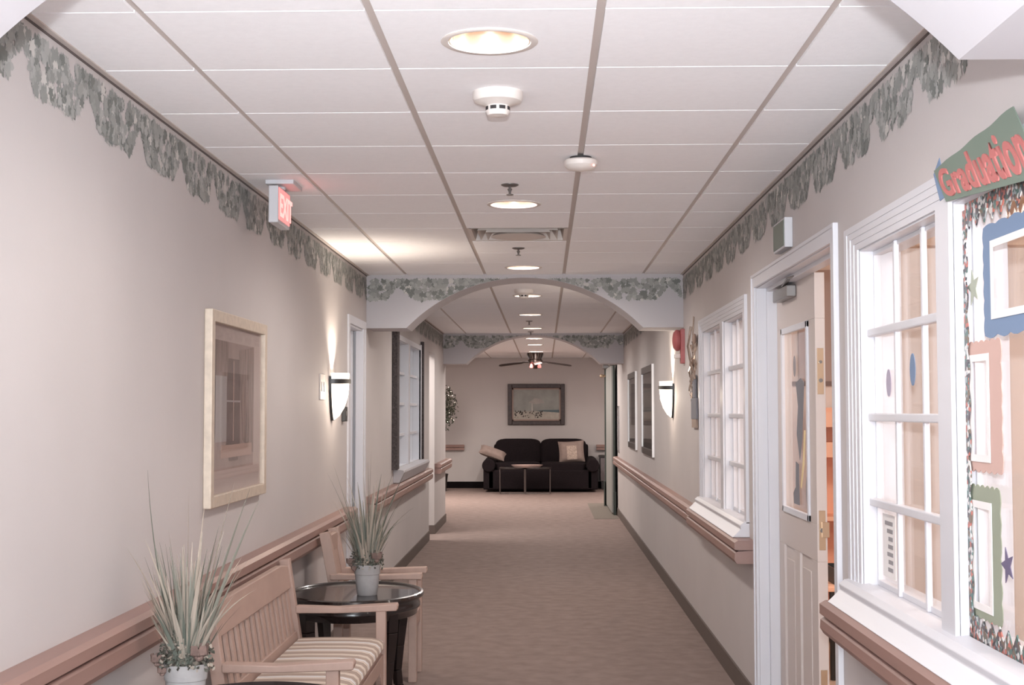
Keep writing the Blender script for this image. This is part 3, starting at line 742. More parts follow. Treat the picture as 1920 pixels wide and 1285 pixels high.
# striped cushion
def stripes():
    m = bpy.data.materials.new('striped_cushion'); m.use_nodes = True; nt = m.node_tree; b = nt.nodes['Principled BSDF']; b.inputs['Roughness'].default_value = .85
    tc = nt.nodes.new('ShaderNodeTexCoord'); sx = nt.nodes.new('ShaderNodeSeparateXYZ'); nt.links.new(tc.outputs['Object'], sx.inputs[0])
    mu = nt.nodes.new('ShaderNodeMath'); mu.operation = 'MULTIPLY'; mu.inputs[1].default_value = 1/.205
    fr = nt.nodes.new('ShaderNodeMath'); fr.operation = 'FRACT'
    ad = nt.nodes.new('ShaderNodeMath'); ad.operation = 'ADD'; ad.inputs[1].default_value = 10
    nt.links.new(sx.outputs['Y'], mu.inputs[0]); nt.links.new(mu.outputs[0], ad.inputs[0]); nt.links.new(ad.outputs[0], fr.inputs[0])
    r = nt.nodes.new('ShaderNodeValToRGB'); r.color_ramp.interpolation = 'CONSTANT'; el = r.color_ramp.elements
    taupe = rgb(168, 150, 138); cream = rgb(222, 208, 194); thin = rgb(110, 104, 100); white = rgb(226, 222, 220)
    seq = [(0, taupe), (.26, thin), (.275, cream), (.36, taupe), (.40, white), (.50, thin), (.515, white), (.56, taupe), (.80, cream), (.83, thin), (.845, cream), (.93, thin), (.945, cream)]
    el[0].position = 0; el[0].color = seq[0][1]; el[1].position = seq[1][0]; el[1].color = seq[1][1]
    for p, c in seq[2:]:
        e = el.new(p); e.color = c
    nt.links.new(fr.outputs[0], r.inputs[0]); nt.links.new(r.outputs[0], b.inputs['Base Color'])
    return m
STR = stripes()
t = thing('seat_cushion', 'taupe and cream striped seat cushion lying on the slatted bench', 'cushion', (-1.0, 5.83, .375))
m = MB(); cy0, cy1 = 5.115, 6.545
prof = [(-1.165, .380), (-.80, .380), (-.776, .392), (-.764, .41), (-.768, .432), (-.785, .447), (-.82, .455), (-.90, .459), (-1.05, .459), (-1.165, .455), (-1.18, .44), (-1.18, .395)]
N = 24
vs = []; k = len(prof)
for i in range(N+1):
    u = i/N; yy = cy0+(cy1-cy0)*u; e = min(u, 1-u)*N
    sc = 1-.35*max(0, 1-e/1.5)**2
    for x, z in prof: vs.append((-.975+(x+.975)*(1-.04*max(0, 1-e)), yy, .418+(z-.418)*sc))
fs = [(i*k+j, i*k+(j+1) % k, (i+1)*k+(j+1) % k, (i+1)*k+j) for i in range(N) for j in range(k)]+[tuple(range(k))[::-1], tuple(N*k+j for j in range(k))]
m.add(vs, fs, 0, True); o = m.build('cushion_cover', STR, t); fix_normals(o)
for yy in (5.13, 6.53): MB().tube([(-1.17, yy, .43), (-1.20, yy+.02*(1 if yy < 6 else -1), .44), (-1.21, yy, .40)], .004).build('tie', PAPER['slate'], t)

# armchair of the same wood beyond the table
def chair(label, y0, y1):
    t = thing('armchair', label, 'chair', (-1.0, (y0+y1)/2, 0))
    arm, top, pw = .612, .84, .05
    def bx(z): return -1.175-(max(0, z-.42))*.19
    for yy in (y0+pw/2, y1-pw/2):
        m = MB(); m.bar((-1.175, yy, 0), (-1.175, yy, .44), pw, .05, (1, 0, 0)); m.bar((-1.175, yy, .42), (bx(top), yy, top), pw, .06, (1, 0, 0)); m.build('leg', TEAK, t, bevel=.004)
        MB().box(-.775, -.727, yy-pw/2, yy+pw/2, 0, arm-.03).build('leg', TEAK, t, bevel=.004)
        o = MB().prism([(-1.22, arm-.005), (-.95, arm-.01), (-.70, arm), (-.695, arm-.02), (-.70, arm-.035), (-1.22, arm-.04)], 1, yy-.034, yy+.034).build('armrest', TEAK, t, bevel=.005); fix_normals(o)
    for x0 in (-.765, -1.19): MB().box(x0, x0+.03, y0+pw, y1-pw, .30, .38).build('seat_frame', TEAK, t, bevel=.003)
    m = MB()
    for k in range(5): m.box(-1.15+k*.08, -1.15+k*.08+.066, y0, y1, .37, .39)
    m.build('seat_slats', TEAK, t, bevel=.003)
    m = MB(); m.bar((bx(.76), y0+pw, .76), (bx(.76), y1-pw, .76), .12, .03, (1, 0, 0)); m.build('crest_rail', TEAK, t, bevel=.004)
    n = 5
    for k in range(n):
        yy = y0+pw+(y1-y0-2*pw)*(k+.5)/n; m = MB(); m.bar((bx(.42), yy, .42), (bx(.73), yy, .73), .045, .016, (1, 0, 0)); m.build('back_slat', TEAK, t, bevel=.002)
    return t
chair('light wooden armchair against the left wall beyond the dark oval table', 7.72, 8.08)

# dark side tables
def table(loc, label):
    x, y, _ = loc
    t = thing('side_table', label, 'table', loc, 'dark oval side tables by the bench')
    m = MB(); m.lathe([(.0, .548), (.345, .548), (.357, .552), (.362, .562), (.358, .574), (.348, .578), (.338, .572), (.334, .566), (.0, .566)], (x, y, 0), 64, sy=1.2, cap=False); m.build('tabletop', DARKW, t)
    m = MB(); m.lathe([(.326, .552), (.336, .545), (.336, .525), (.342, .515), (.342, .50), (.330, .488), (.325, .462), (.30, .462), (.30, .552)], (x, y, 0), 64, sy=1.2, cap=False); m.build('apron', DARKW, t)
    for a in (45, 135, 225, 315):
        ca, sa = math.cos(math.radians(a)), math.sin(math.radians(a))
        m = MB(); prev = None
        rs = [(.305, .52, .062), (.300, .40, .058), (.285, .25, .048), (.275, .12, .040), (.285, .04, .040), (.30, 0, .044)]
        for (r0, z0, w0), (r1, z1, w1) in zip(rs[:-1], rs[1:]):
            m.bar((x+r0*ca, y+r0*1.2*sa, z0), (x+r1*ca, y+r1*1.2*sa, z1), w0, w0, (ca, sa, 0), w2=w1, h2=w1)
        m.build('leg', DARKW, t, bevel=.004)
    return t
TB = table((-1.006, 7.24, 0), 'dark oval side table with raised rim beyond the bench, holding a potted grass')
table((-.955, 4.40, 0), 'dark oval side table at the lower edge of the photo in front of the bench')

# potted grasses
def blade(m, p, az, lean, L, w, curl, mi, n=9):
    d = Vector((math.cos(az), math.sin(az), 0)); side = Vector((-math.sin(az), math.cos(az), 0))
    side = (side+d*random.Random(int(az*1000)).uniform(-1, 1)).normalized(); side.z = 0
    q = Vector(p); ang = lean; pts = []
    for i in range(n+1):
        u = i/n; ww = w*(1-u**1.8)*(.55+.9*min(u*3, 1)*.5)+.0006
        pts.append((q.copy(), ww)); st = L/n
        q = q+Vector((0, 0, math.cos(ang)*st))+d*(math.sin(ang)*st); ang += curl/n
    vs = []
    nrm = d
    for c, ww in pts: vs += [c-side*ww, c+nrm*ww*.35, c+side*ww]
    fs = []
    for i in range(n): fs += [(3*i, 3*i+1, 3*i+4, 3*i+3), (3*i+1, 3*i+2, 3*i+5, 3*i+4)]
    m.add(vs, fs, mi, True)
def grass_plant(loc, label, seed, tall, rim=.07, H=.16):
    x, y, z = loc; R = random.Random(seed)
    t = thing('potted_grass', label, 'potted plant', loc)
    m = MB(); m.lathe([(.0, 0), (.049, 0), (.053, .004), (.060, .06), (.0635, .108), (.0675, .110), (rim, H-.003), (rim-.001, H), (rim-.006, H), (.060, H-.03), (.0, H-.03)], (x, y, z), 40, cap=False); m.build('pot', POT, t)
    m = MB()
    for i in range(300):
        a = R.uniform(0, 2*PI); rr = R.uniform(0, .04)
        blade(m, (x+rr*math.cos(a), y+rr*math.sin(a), z+H-.03), a+R.uniform(-.4, .4), R.uniform(.0, .40), R.uniform(.16, .20+.32*R.random()), R.uniform(.0035, .0085), R.uniform(-.15, .5), R.choices(range(4), (4, 4, 2, 3))[0])
    for (dx, h, w, mi, cl) in tall:
        a = 0 if dx > 0 else PI
        a += R.uniform(-.3, .3); base = abs(dx)*.12
        L = math.hypot(dx, h); ln = math.atan2(abs(dx), h)
        blade(m, (x+math.copysign(base, dx), y+R.uniform(-.02, .02), z+H-.03), a, ln-cl/2, L*1.01, w*1.5, cl, mi, 12)
    m.build('grass_blades', GRASS, t)
    m = MB()
    for i in range(800):
        a = R.uniform(0, 2*PI); rr = .088*math.sqrt(R.random()); zz = z+H-.015+R.uniform(0, .16)*(1-(rr/.10)**2)+R.uniform(-.01, .02)
        c = Vector((x+rr*math.cos(a), y+rr*math.sin(a), zz)); s = R.uniform(.005, .011)
        u = Vector((R.uniform(-1, 1), R.uniform(-1, 1), R.uniform(-1, 1))).normalized(); v = u.orthogonal().normalized()
        m.add([c-u*s, c+v*s*.6, c+u*s, c-v*s*.6], [(0, 1, 2, 3)], R.choice((0, 0, 1, 2)))
    m.build('filler_foliage', [MOSS, GRASS[2], GRASS[1]], t)
    for i, (dx, dy, dz, s) in enumerate(((-.085, -.02, H-.005, .026), (.055, -.055, H+.02, .034), (-.062, -.05, H-.03, .018))):
        m = MB(); c = (x+dx, y+dy, z+dz)
        for k in range(7):
            a = 2*PI*k/7; d = Vector((math.cos(a), math.sin(a), 0))
            p0 = Vector(c); p1 = p0+d*s*.7+Vector((0, 0, s*.5)); p2 = p0+d*s*.9+Vector((0, 0, s*1.4)); sd = Vector((-d.y, d.x, 0))*s*.5
            m.add([p0-sd*.3, p0+sd*.3, p1+sd, p1-sd, p2+sd*.6, p2-sd*.6], [(0, 1, 2, 3), (3, 2, 4, 5)], 0, True)
        m.blob((c[0], c[1], c[2]+s*.3), s*.5, s*.5, s*.5)
        m.build('dried_flower', DRIED, t)
    return t
tallN = [(-.115, .64, .0035, 2, -.25), (.0, .58, .0045, 3, .0), (.10, .47, .013, 0, .10), (.135, .60, .004, 1, .1), (.19, .58, .007, 0, .12), (.225, .55, .006, 0, .15), (-.12, .42, .005, 1, .3), (-.10, .34, .006, 1, -.2), (-.06, .45, .005, 1, .1), (.02, .40, .006, 3, -.1), (.07, .36, .007, 0, .2), (.21, .26, .006, 3, .9), (.15, .30, .005, 1, .3), (.13, .33, .006, 2, .2), (-.03, .33, .006, 0, .1), (.16, .36, .005, 3, .4), (.05, .52, .004, 3, .05), (-.135, .30, .004, 3, .2)]
grass_plant((-1.150, 4.36, .566), 'tall potted grass in grey pot at lower left on the nearer dark table', 3, tallN)
tallF = [(-.20, .50, .005, 2, .25), (-.165, .55, .0045, 0, .1), (.02, .62, .007, 2, .02), (.0, .56, .006, 0, .05), (.07, .50, .006, 2, .1), (.12, .50, .006, 0, .2), (.19, .52, .006, 2, .3), (.225, .45, .005, 0, .5), (-.12, .42, .004, 3, .15), (-.05, .44, .005, 3, .1), (-.08, .46, .004, 1, -.1), (.16, .44, .005, 2, .3), (.24, .33, .005, 2, .8), (.23, .28, .004, 2, 1.2), (-.02, .48, .004, 1, .1), (.10, .45, .005, 0, .1), (-.14, .35, .005, 3, .4), (-.1, .28, .005, 1, .2), (.05, .45, .005, 1, -.1)]
grass_plant((-.935, 7.16, .566), 'tall potted grass in grey pot standing on the farther dark oval table', 11, tallF)

# ------------------------------------------------------------------ lounge
# sofa
def soft(m, c, rx, ry, rz, p=.45, n=20, k=12): m.blob(c, rx, ry, rz, n, k, p=p)
t = thing('sofa', 'black two-seat sofa with rolled arms against the far lounge wall', 'sofa', (-.09, 26.3, 0))
m = MB(); m.box(-1.08, .90, 25.62, 26.78, .05, .42); m.build('base', BLACKFAB, t, bevel=.03)
for cx in (-.52, .36):
    m = MB(); soft(m, (cx, 26.05, .47), .44, .42, .09, .35); m.build('seat_cushion', BLACKFAB, t)
    m = MB(); soft(m, (cx, 26.62, .72), .455, .17, .27, .4); m.build('back_cushion', BLACKFAB, t)
for cx in (-1.06, .90):
    m = MB(); m.tube([(cx, 25.58, .50), (cx, 26.8, .52)], .125, 18); m.box(cx-.10, cx+.10, 25.62, 26.8, .05, .5); m.build('armrest', BLACKFAB, t, bevel=.02)
MB().box(-1.0, .85, 26.70, 26.86, .1, .88).build('back_frame', BLACKFAB, t, bevel=.04)
PIL = mat('taupe_pillow', (142, 125, 118), .85, noise=.1, nscale=12)
PILP = mat('patterned_panel', (176, 158, 146), .85, noise=.3, nscale=50)
def pillow(c, w, d, h, R_, label, panel=False):
    t = thing('throw_pillow', label, 'pillow', c); t.rotation_euler = R_
    m = MB(); vs = []; n = 14
    for sgn in (1, -1):
        for i in range(n+1):
            for j in range(n+1):
                u, v = i/n*2-1, j/n*2-1; k = (1-u**4)*(1-v**4); e = .06*(1-abs(u)**2)*(abs(v)**3)+0
                vs.append((u*w/2*(1-.07*(1-v*v)), sgn*(d/2)*k**.5, h/2+v*h/2*(1-.07*(1-u*u))))
    fs = []; q = (n+1)**2
    for s_ in (0, 1):
        for i in range(n):
            for j in range(n):
                a = s_*q+i*(n+1)+j; f = (a, a+n+1, a+n+2, a+1); fs.append(f if s_ else f[::-1])
    m.add(vs, fs, 0, True); m.build('pillow_cover', PIL, t, world=False)
    if panel:
        m = MB(); vs = []; g_ = 8
        for i in range(g_+1):
            for j in range(g_+1):
                u, v = -.35+.75*i/g_, -.8+1.25*j/g_; k = (1-u**4)*(1-v**4)
                vs.append((u*w/2, -(d/2)*k**.5-.006, h/2+v*h/2))
        m.add(vs, [(i*(g_+1)+j, (i+1)*(g_+1)+j, (i+1)*(g_+1)+j+1, i*(g_+1)+j+1) for i in range(g_) for j in range(g_)], 0, True)
        m.build('patterned_panel', PILP, t, world=False)
    return t
pillow((.52, 25.93, .55), .50, .17, .42, (-.25, -.06, 0), 'square taupe throw pillow with patterned panel leaning at the right end of the sofa', True)
pillow((-1.02, 25.80, .66), .52, .17, .22, (-.85, .34, 0), 'plain taupe throw pillow slumped over the left arm of the sofa')
# coffee table
t = thing('coffee_table', 'wire-legged dark coffee table in front of the black sofa', 'table', (-.36, 25.1, 0))
STL = mat('dull_steel', (104, 96, 94), .35, .7)
for cx in (-.60, -.13):
    m = MB(); m.lathe([(0, .46), (.245, .46), (.25, .475), (.245, .49), (0, .49)], (cx, 25.1, 0), 40, cap=False); m.build('tabletop', BLACKF, t)
    for s_ in (-1, 1):
        m = MB(); x0 = cx+s_*.225
        m.tube([(x0, 24.98, .46), (x0, 24.98, .02), (x0, 25.22, .02), (x0, 25.22, .46)], .011); m.build('leg', STL, t)
    m = MB(); m.tube([(cx-.225, 24.98, .02), (cx+.225, 24.98, .02)], .009); m.build('foot_rail', STL, t)
t = thing('serving_tray', 'pale oval serving tray on the coffee table', 'tray', (-.33, 25.1, .49))
m = MB(); m.lathe([(0, .49), (.24, .49), (.29, .53), (.295, .535), (.285, .536), (.235, .50), (0, .50)], (-.33, 25.1, 0), 40, sy=.6, cap=False); m.build('dish', mat('pink_tray', (196, 170, 162), .4), t)
# painting over the sofa
t = thing('framed_painting', 'dark-framed seascape painting of a pale beach over the black sofa', 'painting', (-.16, 27, 1.25))
x0, x1, z0, z1 = -.735, .40, 1.25, 2.065
m = MB()
for q in ((x0, x0+.085, z0, z1), (x1-.085, x1, z0, z1), (x0+.085, x1-.085, z0, z0+.085), (x0+.085, x1-.085, z1-.085, z1)): m.box(q[0], q[1], 26.945, 27.0, q[2], q[3])
FRM = mat('walnut_frame', (62, 47, 45), .4, noise=.3, nscale=30)
m.build('frame', FRM, t, bevel=.012)
m = MB()
for q in ((x0+.085, x0+.112, z0+.085, z1-.085), (x1-.112, x1-.085, z0+.085, z1-.085), (x0+.085, x1-.085, z0+.085, z0+.112), (x0+.085, x1-.085, z1-.112, z1-.085)): m.box(q[0], q[1], 26.965, 26.99, q[2], q[3])
m.build('inner_liner', mat('taupe_liner', (158, 138, 130), .7), t)
ax0, ax1, az0, az1 = x0+.112, x1-.112, z0+.112, z1-.112
m = MB(); m.box(ax0, ax1, 26.98, 26.985, az0, az1, 0)
m.prism([(ax0, az0), (ax1, az0), (ax1, az0+.13), (ax0+.5, az0+.165), (ax0, az0+.15)], 1, 26.979, 26.98, 1)
m.prism([(ax0+.42, az0+.165), (ax1, az0+.135), (ax1, az0+.19), (ax0+.6, az0+.185)], 1, 26.978, 26.979, 2)
R2 = random.Random(5)
for i in range(60):
    cx = ax0+.03+R2.random()**1.3*.55; cz = az0+.03+R2.random()*.13; s = R2.uniform(.006, .02)
    m.prism([(cx-s, cz), (cx, cz-s*.6), (cx+s, cz), (cx+s*.2, cz+s*1.6)], 1, 26.976, 26.978, 3)
m.prism([(ax0+.36, az0+.16), (ax0+.385, az0+.16), (ax0+.378, az0+.30), (ax0+.372, az0+.33), (ax0+.366, az0+.30)], 1, 26.976, 26.978, 4)
m.prism([(ax0+.30, az0+.33), (ax0+.42, az0+.42), (ax0+.56, az0+.40), (ax0+.62, az0+.33), (ax0+.45, az0+.30)], 1, 26.977, 26.979, 5)
o = m.build('canvas', [mat('painted_sky', (150, 152, 148), .7, noise=.15, nscale=5), mat('painted_sand', (176, 170, 160), .7, noise=.1, nscale=20), mat('painted_sea', (90, 106, 112), .7), mat('painted_scrub', (70, 66, 64), .7), mat('painted_mast', (196, 192, 186), .7), mat('painted_cloud', (166, 160, 156), .7, noise=.1, nscale=8)], t); fix_normals(o)
# ceiling fan
fy, fx = 24.6, -.17
t = thing('ceiling_fan', 'dark four-blade ceiling fan with small glass lamps coloured pink like exit-sign glints in the lounge', 'ceiling fan', (fx, fy, ZC))
FMT = mat('fan_bronze', (74, 62, 58), .25, .7, noise=.4, nscale=40)
MB().lathe([(.15, 0), (.148, -.03), (.12, -.09), (.115, -.12), (.13, -.13), (.13, -.17), (.10, -.19), (.06, -.20), (.05, -.27), (.03, -.29), (0, -.29)], (fx, fy, ZC), 32, cap=False).build('motor_housing', FMT, t)
m = MB()
for k in range(16):
    a = 2*PI*k/16; m.bar((fx+.150*math.cos(a), fy+.150*math.sin(a), ZC-.02), (fx+.118*math.cos(a), fy+.118*math.sin(a), ZC-.11), .012, .008, (0, 0, 1))
m.build('housing_ribs', METAL, t)
for k in range(4):
    a = PI*k/2+.10; d = Vector((math.cos(a), math.sin(a), 0)); s_ = Vector((-d.y, d.x, .25)).normalized()
    m = MB(); zb = ZC-.17; c0 = Vector((fx, fy, zb))
    vs = []
    for r_, w, dz in ((.12, .03, 0), (.2, .03, -.0), (.24, .06, -.01), (.45, .068, -.035), (.62, .065, -.058), (.66, .03, -.062)):
        for sg in (-1, 1):
            for th in (-.004, .004): vs.append(c0+d*r_+s_*(w*sg)+Vector((0, 0, dz+th)))
    fs = []
    for i in range(5):
        o_ = 4*i; fs += [(o_, o_+4, o_+6, o_+2), (o_+1, o_+3, o_+7, o_+5), (o_, o_+1, o_+5, o_+4), (o_+2, o_+6, o_+7, o_+3)]
    fs += [(0, 2, 3, 1), (20, 21, 23, 22)]
    m.add(vs, fs); o = m.build('blade', mat('fan_blade_wood', (58, 46, 43), .45) if k == 0 else bpy.data.materials['fan_blade_wood'], t); fix_normals(o)
PINK_GLINT = emis('pink_glint_glass', (255, 150, 142), .45, (206, 130, 124))  # pink colour and glow stand in for the exit sign's reflection
for k in range(3):
    a = 2*PI*k/3+3.7; cx_, cy_ = fx+.085*math.cos(a), fy+.085*math.sin(a)
    MB().lathe([(.018, -.20), (.028, -.225), (.036, -.26), (.03, -.275), (0, -.28)], (cx_, cy_, ZC), 14, cap=False).build('lamp_shade', PINK_GLINT, t)
# ficus in dark planter
t = thing('ficus_tree', 'leafy indoor tree with tiny string lights half hidden behind the wall stub', 'tree', (-2.02, 26.05, 0))
MB().lathe([(.0, 0), (.13, 0), (.16, .30), (.17, .31), (.165, .33), (.14, .32), (0, .30)], (-2.02, 26.05, 0), 28, cap=False).build('planter', BLACKF, t)
R3 = random.Random(9)
m = MB()
for i in range(4): m.tube([(-2.02+.02*i-.03, 26.05, .3), (-2.0+.03*math.sin(i), 26.05+.02*i, .8), (-2.02+.08*(i-1.5), 26.05+.05*math.cos(i), 1.5)], .014, 6, r2=.006)
m.build('trunk', mat('ficus_bark', (92, 78, 70), .8), t)
m = MB()
for i in range(1500):
    u, v, w = R3.gauss(0, .42), R3.gauss(0, .42), R3.gauss(0, .42)
    if u*u+v*v+w*w > 1: continue
    c = Vector((-2.02+u*.36, 26.05+v*.3, 1.58+w*.52)); s = R3.uniform(.025, .045)
    a = Vector((R3.uniform(-1, 1), R3.uniform(-1, 1), R3.uniform(-1.4, .2))).normalized(); b = a.orthogonal().normalized()
    m.add([c-a*s, c+b*s*.4, c+a*s, c-b*s*.4], [(0, 1, 2, 3)], R3.choice((0, 0, 1)))
m.build('foliage', [mat('ficus_leaf_dark', (62, 66, 56), .5), mat('ficus_leaf', (96, 98, 82), .5)], t)
m = MB()
for i in range(26):
    a = R3.uniform(0, 2*PI); zz = R3.uniform(-.85, .85); rr = math.sqrt(1-zz*zz)*.9
    m.blob((-2.02+.34*rr*math.cos(a), 26.05+.28*rr*math.sin(a), 1.58+.5*zz), .006, .006, .006, 6, 4)
m.build('string_lights', emis('fairy_light', (255, 236, 210), 3), t)
# low grey cabinet right of sofa
t = thing('side_cabinet', 'low grey cabinet under the handrail right of the black sofa', 'cabinet', (1.35, 26.75, 0))
MB().box(1.08, 2.3, 26.55, 26.97, .16, .62).build('body', mat('grey_laminate', (118, 110, 112), .6, noise=.15, nscale=30), t, bevel=.01)
MB().box(1.06, 2.32, 26.53, 26.97, .62, .66).build('top', BLACKF, t, bevel=.005)
MB().box(1.1, 2.28, 26.58, 26.95, 0, .16).build('plinth', BLACKF, t)

# ------------------------------------------------------------------ classroom beyond the right wall
CR = mat('classroom_wall', (226, 212, 203), .8); CRB = mat('classroom_band', (172, 152, 144), .8); CREAM = mat('cream_gloss', (244, 232, 220), .5)
m = MB(); m.box(XR+.14, 5.6, 9.4, 9.55, 0, 3.1); struct('wall_classroom_far', m, CR)
m = MB(); m.box(5.5, 5.65, 1.4, 9.5, 0, 3.1); struct('wall_classroom_right', m, CR)
m = MB(); m.box(XR+.14, 5.6, 1.3, 1.42, 0, 3.1); struct('wall_classroom_near', m, CR)
m = MB(); m.box(XR+.14, 5.6, 1.4, 9.5, 2.95, 3.05); struct('ceiling_classroom', m, CREAM)
m = MB(); m.box(2.76, 2.95, 9.385, 9.4, 1.73, 2.05); m.box(3.06, 5.5, 9.385, 9.4, 1.73, 2.05); m.box(1.75, 2.25, 9.385, 9.4, 1.73, 2.5); struct('trim_12', m, CRB)
m = MB(); m.box(1.22, 5.5, 9.378, 9.4, 1.70, 1.73); struct('trim_13', m, mat('dark_chair_rail', (120, 100, 94), .6))
m = MB(); m.box(1.22, 5.5, 9.30, 9.4, 2.66, 2.76); struct('trim_14', m, CREAM)
m = MB(); m.box(2.93, 3.03, 9.36, 9.4, 0, 2.66); m.box(2.39, 2.45, 9.36, 9.4, 0, 2.6); m.box(2.68, 2.74, 9.36, 9.4, 0, 2.6); struct('trim_15', m, CREAM)
t = bpy.data.objects.new('door_4', None); C.objects.link(t); t['kind'] = 'structure'; t.location = (2.56, 9.37, 0); ORIG[t.name] = Vector(t.location)
MB().box(2.45, 2.68, 9.372, 9.4, 0, 2.05).build('door_leaf', mat('tan_door', (222, 198, 182), .6), t)
MB().box(2.44, 2.69, 9.36, 9.4, 2.05, 2.10).build('door_frame', CREAM, t)
ORG = mat('orange_shelf', (240, 186, 156), .5)
t = thing('bookcase', 'orange wooden bookcase seen through the gap of the classroom door', 'bookcase', (1.96, 9.2, 0))
m = MB(); m.box(1.83, 1.86, 9.05, 9.36, 0, 1.55); m.box(2.22, 2.25, 9.05, 9.36, 0, 1.55); m.box(1.86, 2.22, 9.33, 9.36, 0, 1.55); m.build('sides', ORG, t)
for z in (.05, .40, .80, 1.22, 1.42): m = MB(); m.box(1.86, 2.22, 9.05, 9.33, z, z+.10 if z > 1.1 else z+.03); m.build('shelf', ORG, t)
t = thing('cabinet', 'white low cupboard behind the decorated classroom window', 'cabinet', (3.1, 6.7, 0))
MB().box(2.2, 4.2, 6.5, 7.0, .02, .90).build('body', CREAM, t, bevel=.01)
MB().box(2.17, 4.23, 6.46, 7.03, .90, .935).build('worktop', CREAM, t, bevel=.005)
for k in range(4):
    m = MB(); m.box(2.24+k*.49, 2.68+k*.49, 6.485, 6.5, .08, .84); d_ = m.build('door', CREAM, t, bevel=.004); MB().box(2.62+k*.49, 2.64+k*.49, 6.465, 6.485, .45, .58).build('handle', METAL, d_)
t = thing('playhouse', 'child-size wooden playhouse with peaked orange roof inside the classroom', 'playhouse', (3.0, 7.8, 0))
WD = mat('playhouse_wood', (212, 176, 158), .6); WD2 = mat('playhouse_roof', (206, 152, 132), .6)
m = MB(); m.box(2.45, 2.50, 7.45, 8.15, 0, .95); m.box(3.5, 3.55, 7.45, 8.15, 0, .95); m.prism([(2.5, 0), (3.5, 0), (3.5, .95), (3.0, 1.22), (2.5, .95)], 1, 8.10, 8.15); m.prism([(2.5, .55), (3.5, .55), (3.5, .95), (3.0, 1.22), (2.5, .95)], 1, 7.45, 7.49); o = m.build('walls', WD, t); fix_normals(o)
m = MB(); m.bar((2.36, 7.8, .90), (3.02, 7.8, 1.26), .84, .035, (0, 0, 1)); m.bar((3.64, 7.8, .90), (2.98, 7.8, 1.26), .84, .035, (0, 0, 1)); m.build('roof', WD2, t)
t = thing('activity_table', 'low child-height table seen through the classroom door gap', 'table', (1.75, 8.1, 0))
MB().box(1.60, 2.15, 7.8, 8.4, .50, .53).build('tabletop', ORG, t, bevel=.005)
for sx in (1.64, 2.11):
    for sy in (7.84, 8.36): MB().tube([(sx, sy, 0), (sx, sy, .5)], .02).build('leg', DGREY, t)
t = thing('storage_bin', 'dark open bin on the low classroom table', 'bin', (1.78, 8.05, .53))
m = MB(); m.box(1.66, 1.92, 7.9, 7.91, .53, .62); m.box(1.66, 1.92, 8.19, 8.2, .53, .62); m.box(1.66, 1.67, 7.91, 8.19, .53, .62); m.box(1.91, 1.92, 7.91, 8.19, .53, .62); m.box(1.67, 1.91, 7.91, 8.19, .53, .54); m.build('body', DGREY, t)
tag(MB().box(3.13, 3.55, 9.375, 9.385, 2.26, 2.60).build('notice_board', mat('pale_board', (240, 222, 208), .7)), 'pale notice board high on the classroom back wall', 'notice board')
for k, (px_, py_) in enumerate(((2.4, 3.2), (2.4, 6.6), (4.3, 3.2), (4.3, 6.6))):
    t = thing('ceiling_light', 'rectangular classroom ceiling light panel', 'ceiling light', (px_, py_, 2.95), 'classroom ceiling lights')
    MB().box(px_-.3, px_+.3, py_-.6, py_+.6, 2.91, 2.95).build('frame', TRIM, t)
    MB().box(px_-.27, px_+.27, py_-.57, py_+.57, 2.905, 2.912).build('diffuser', PANEL, t)

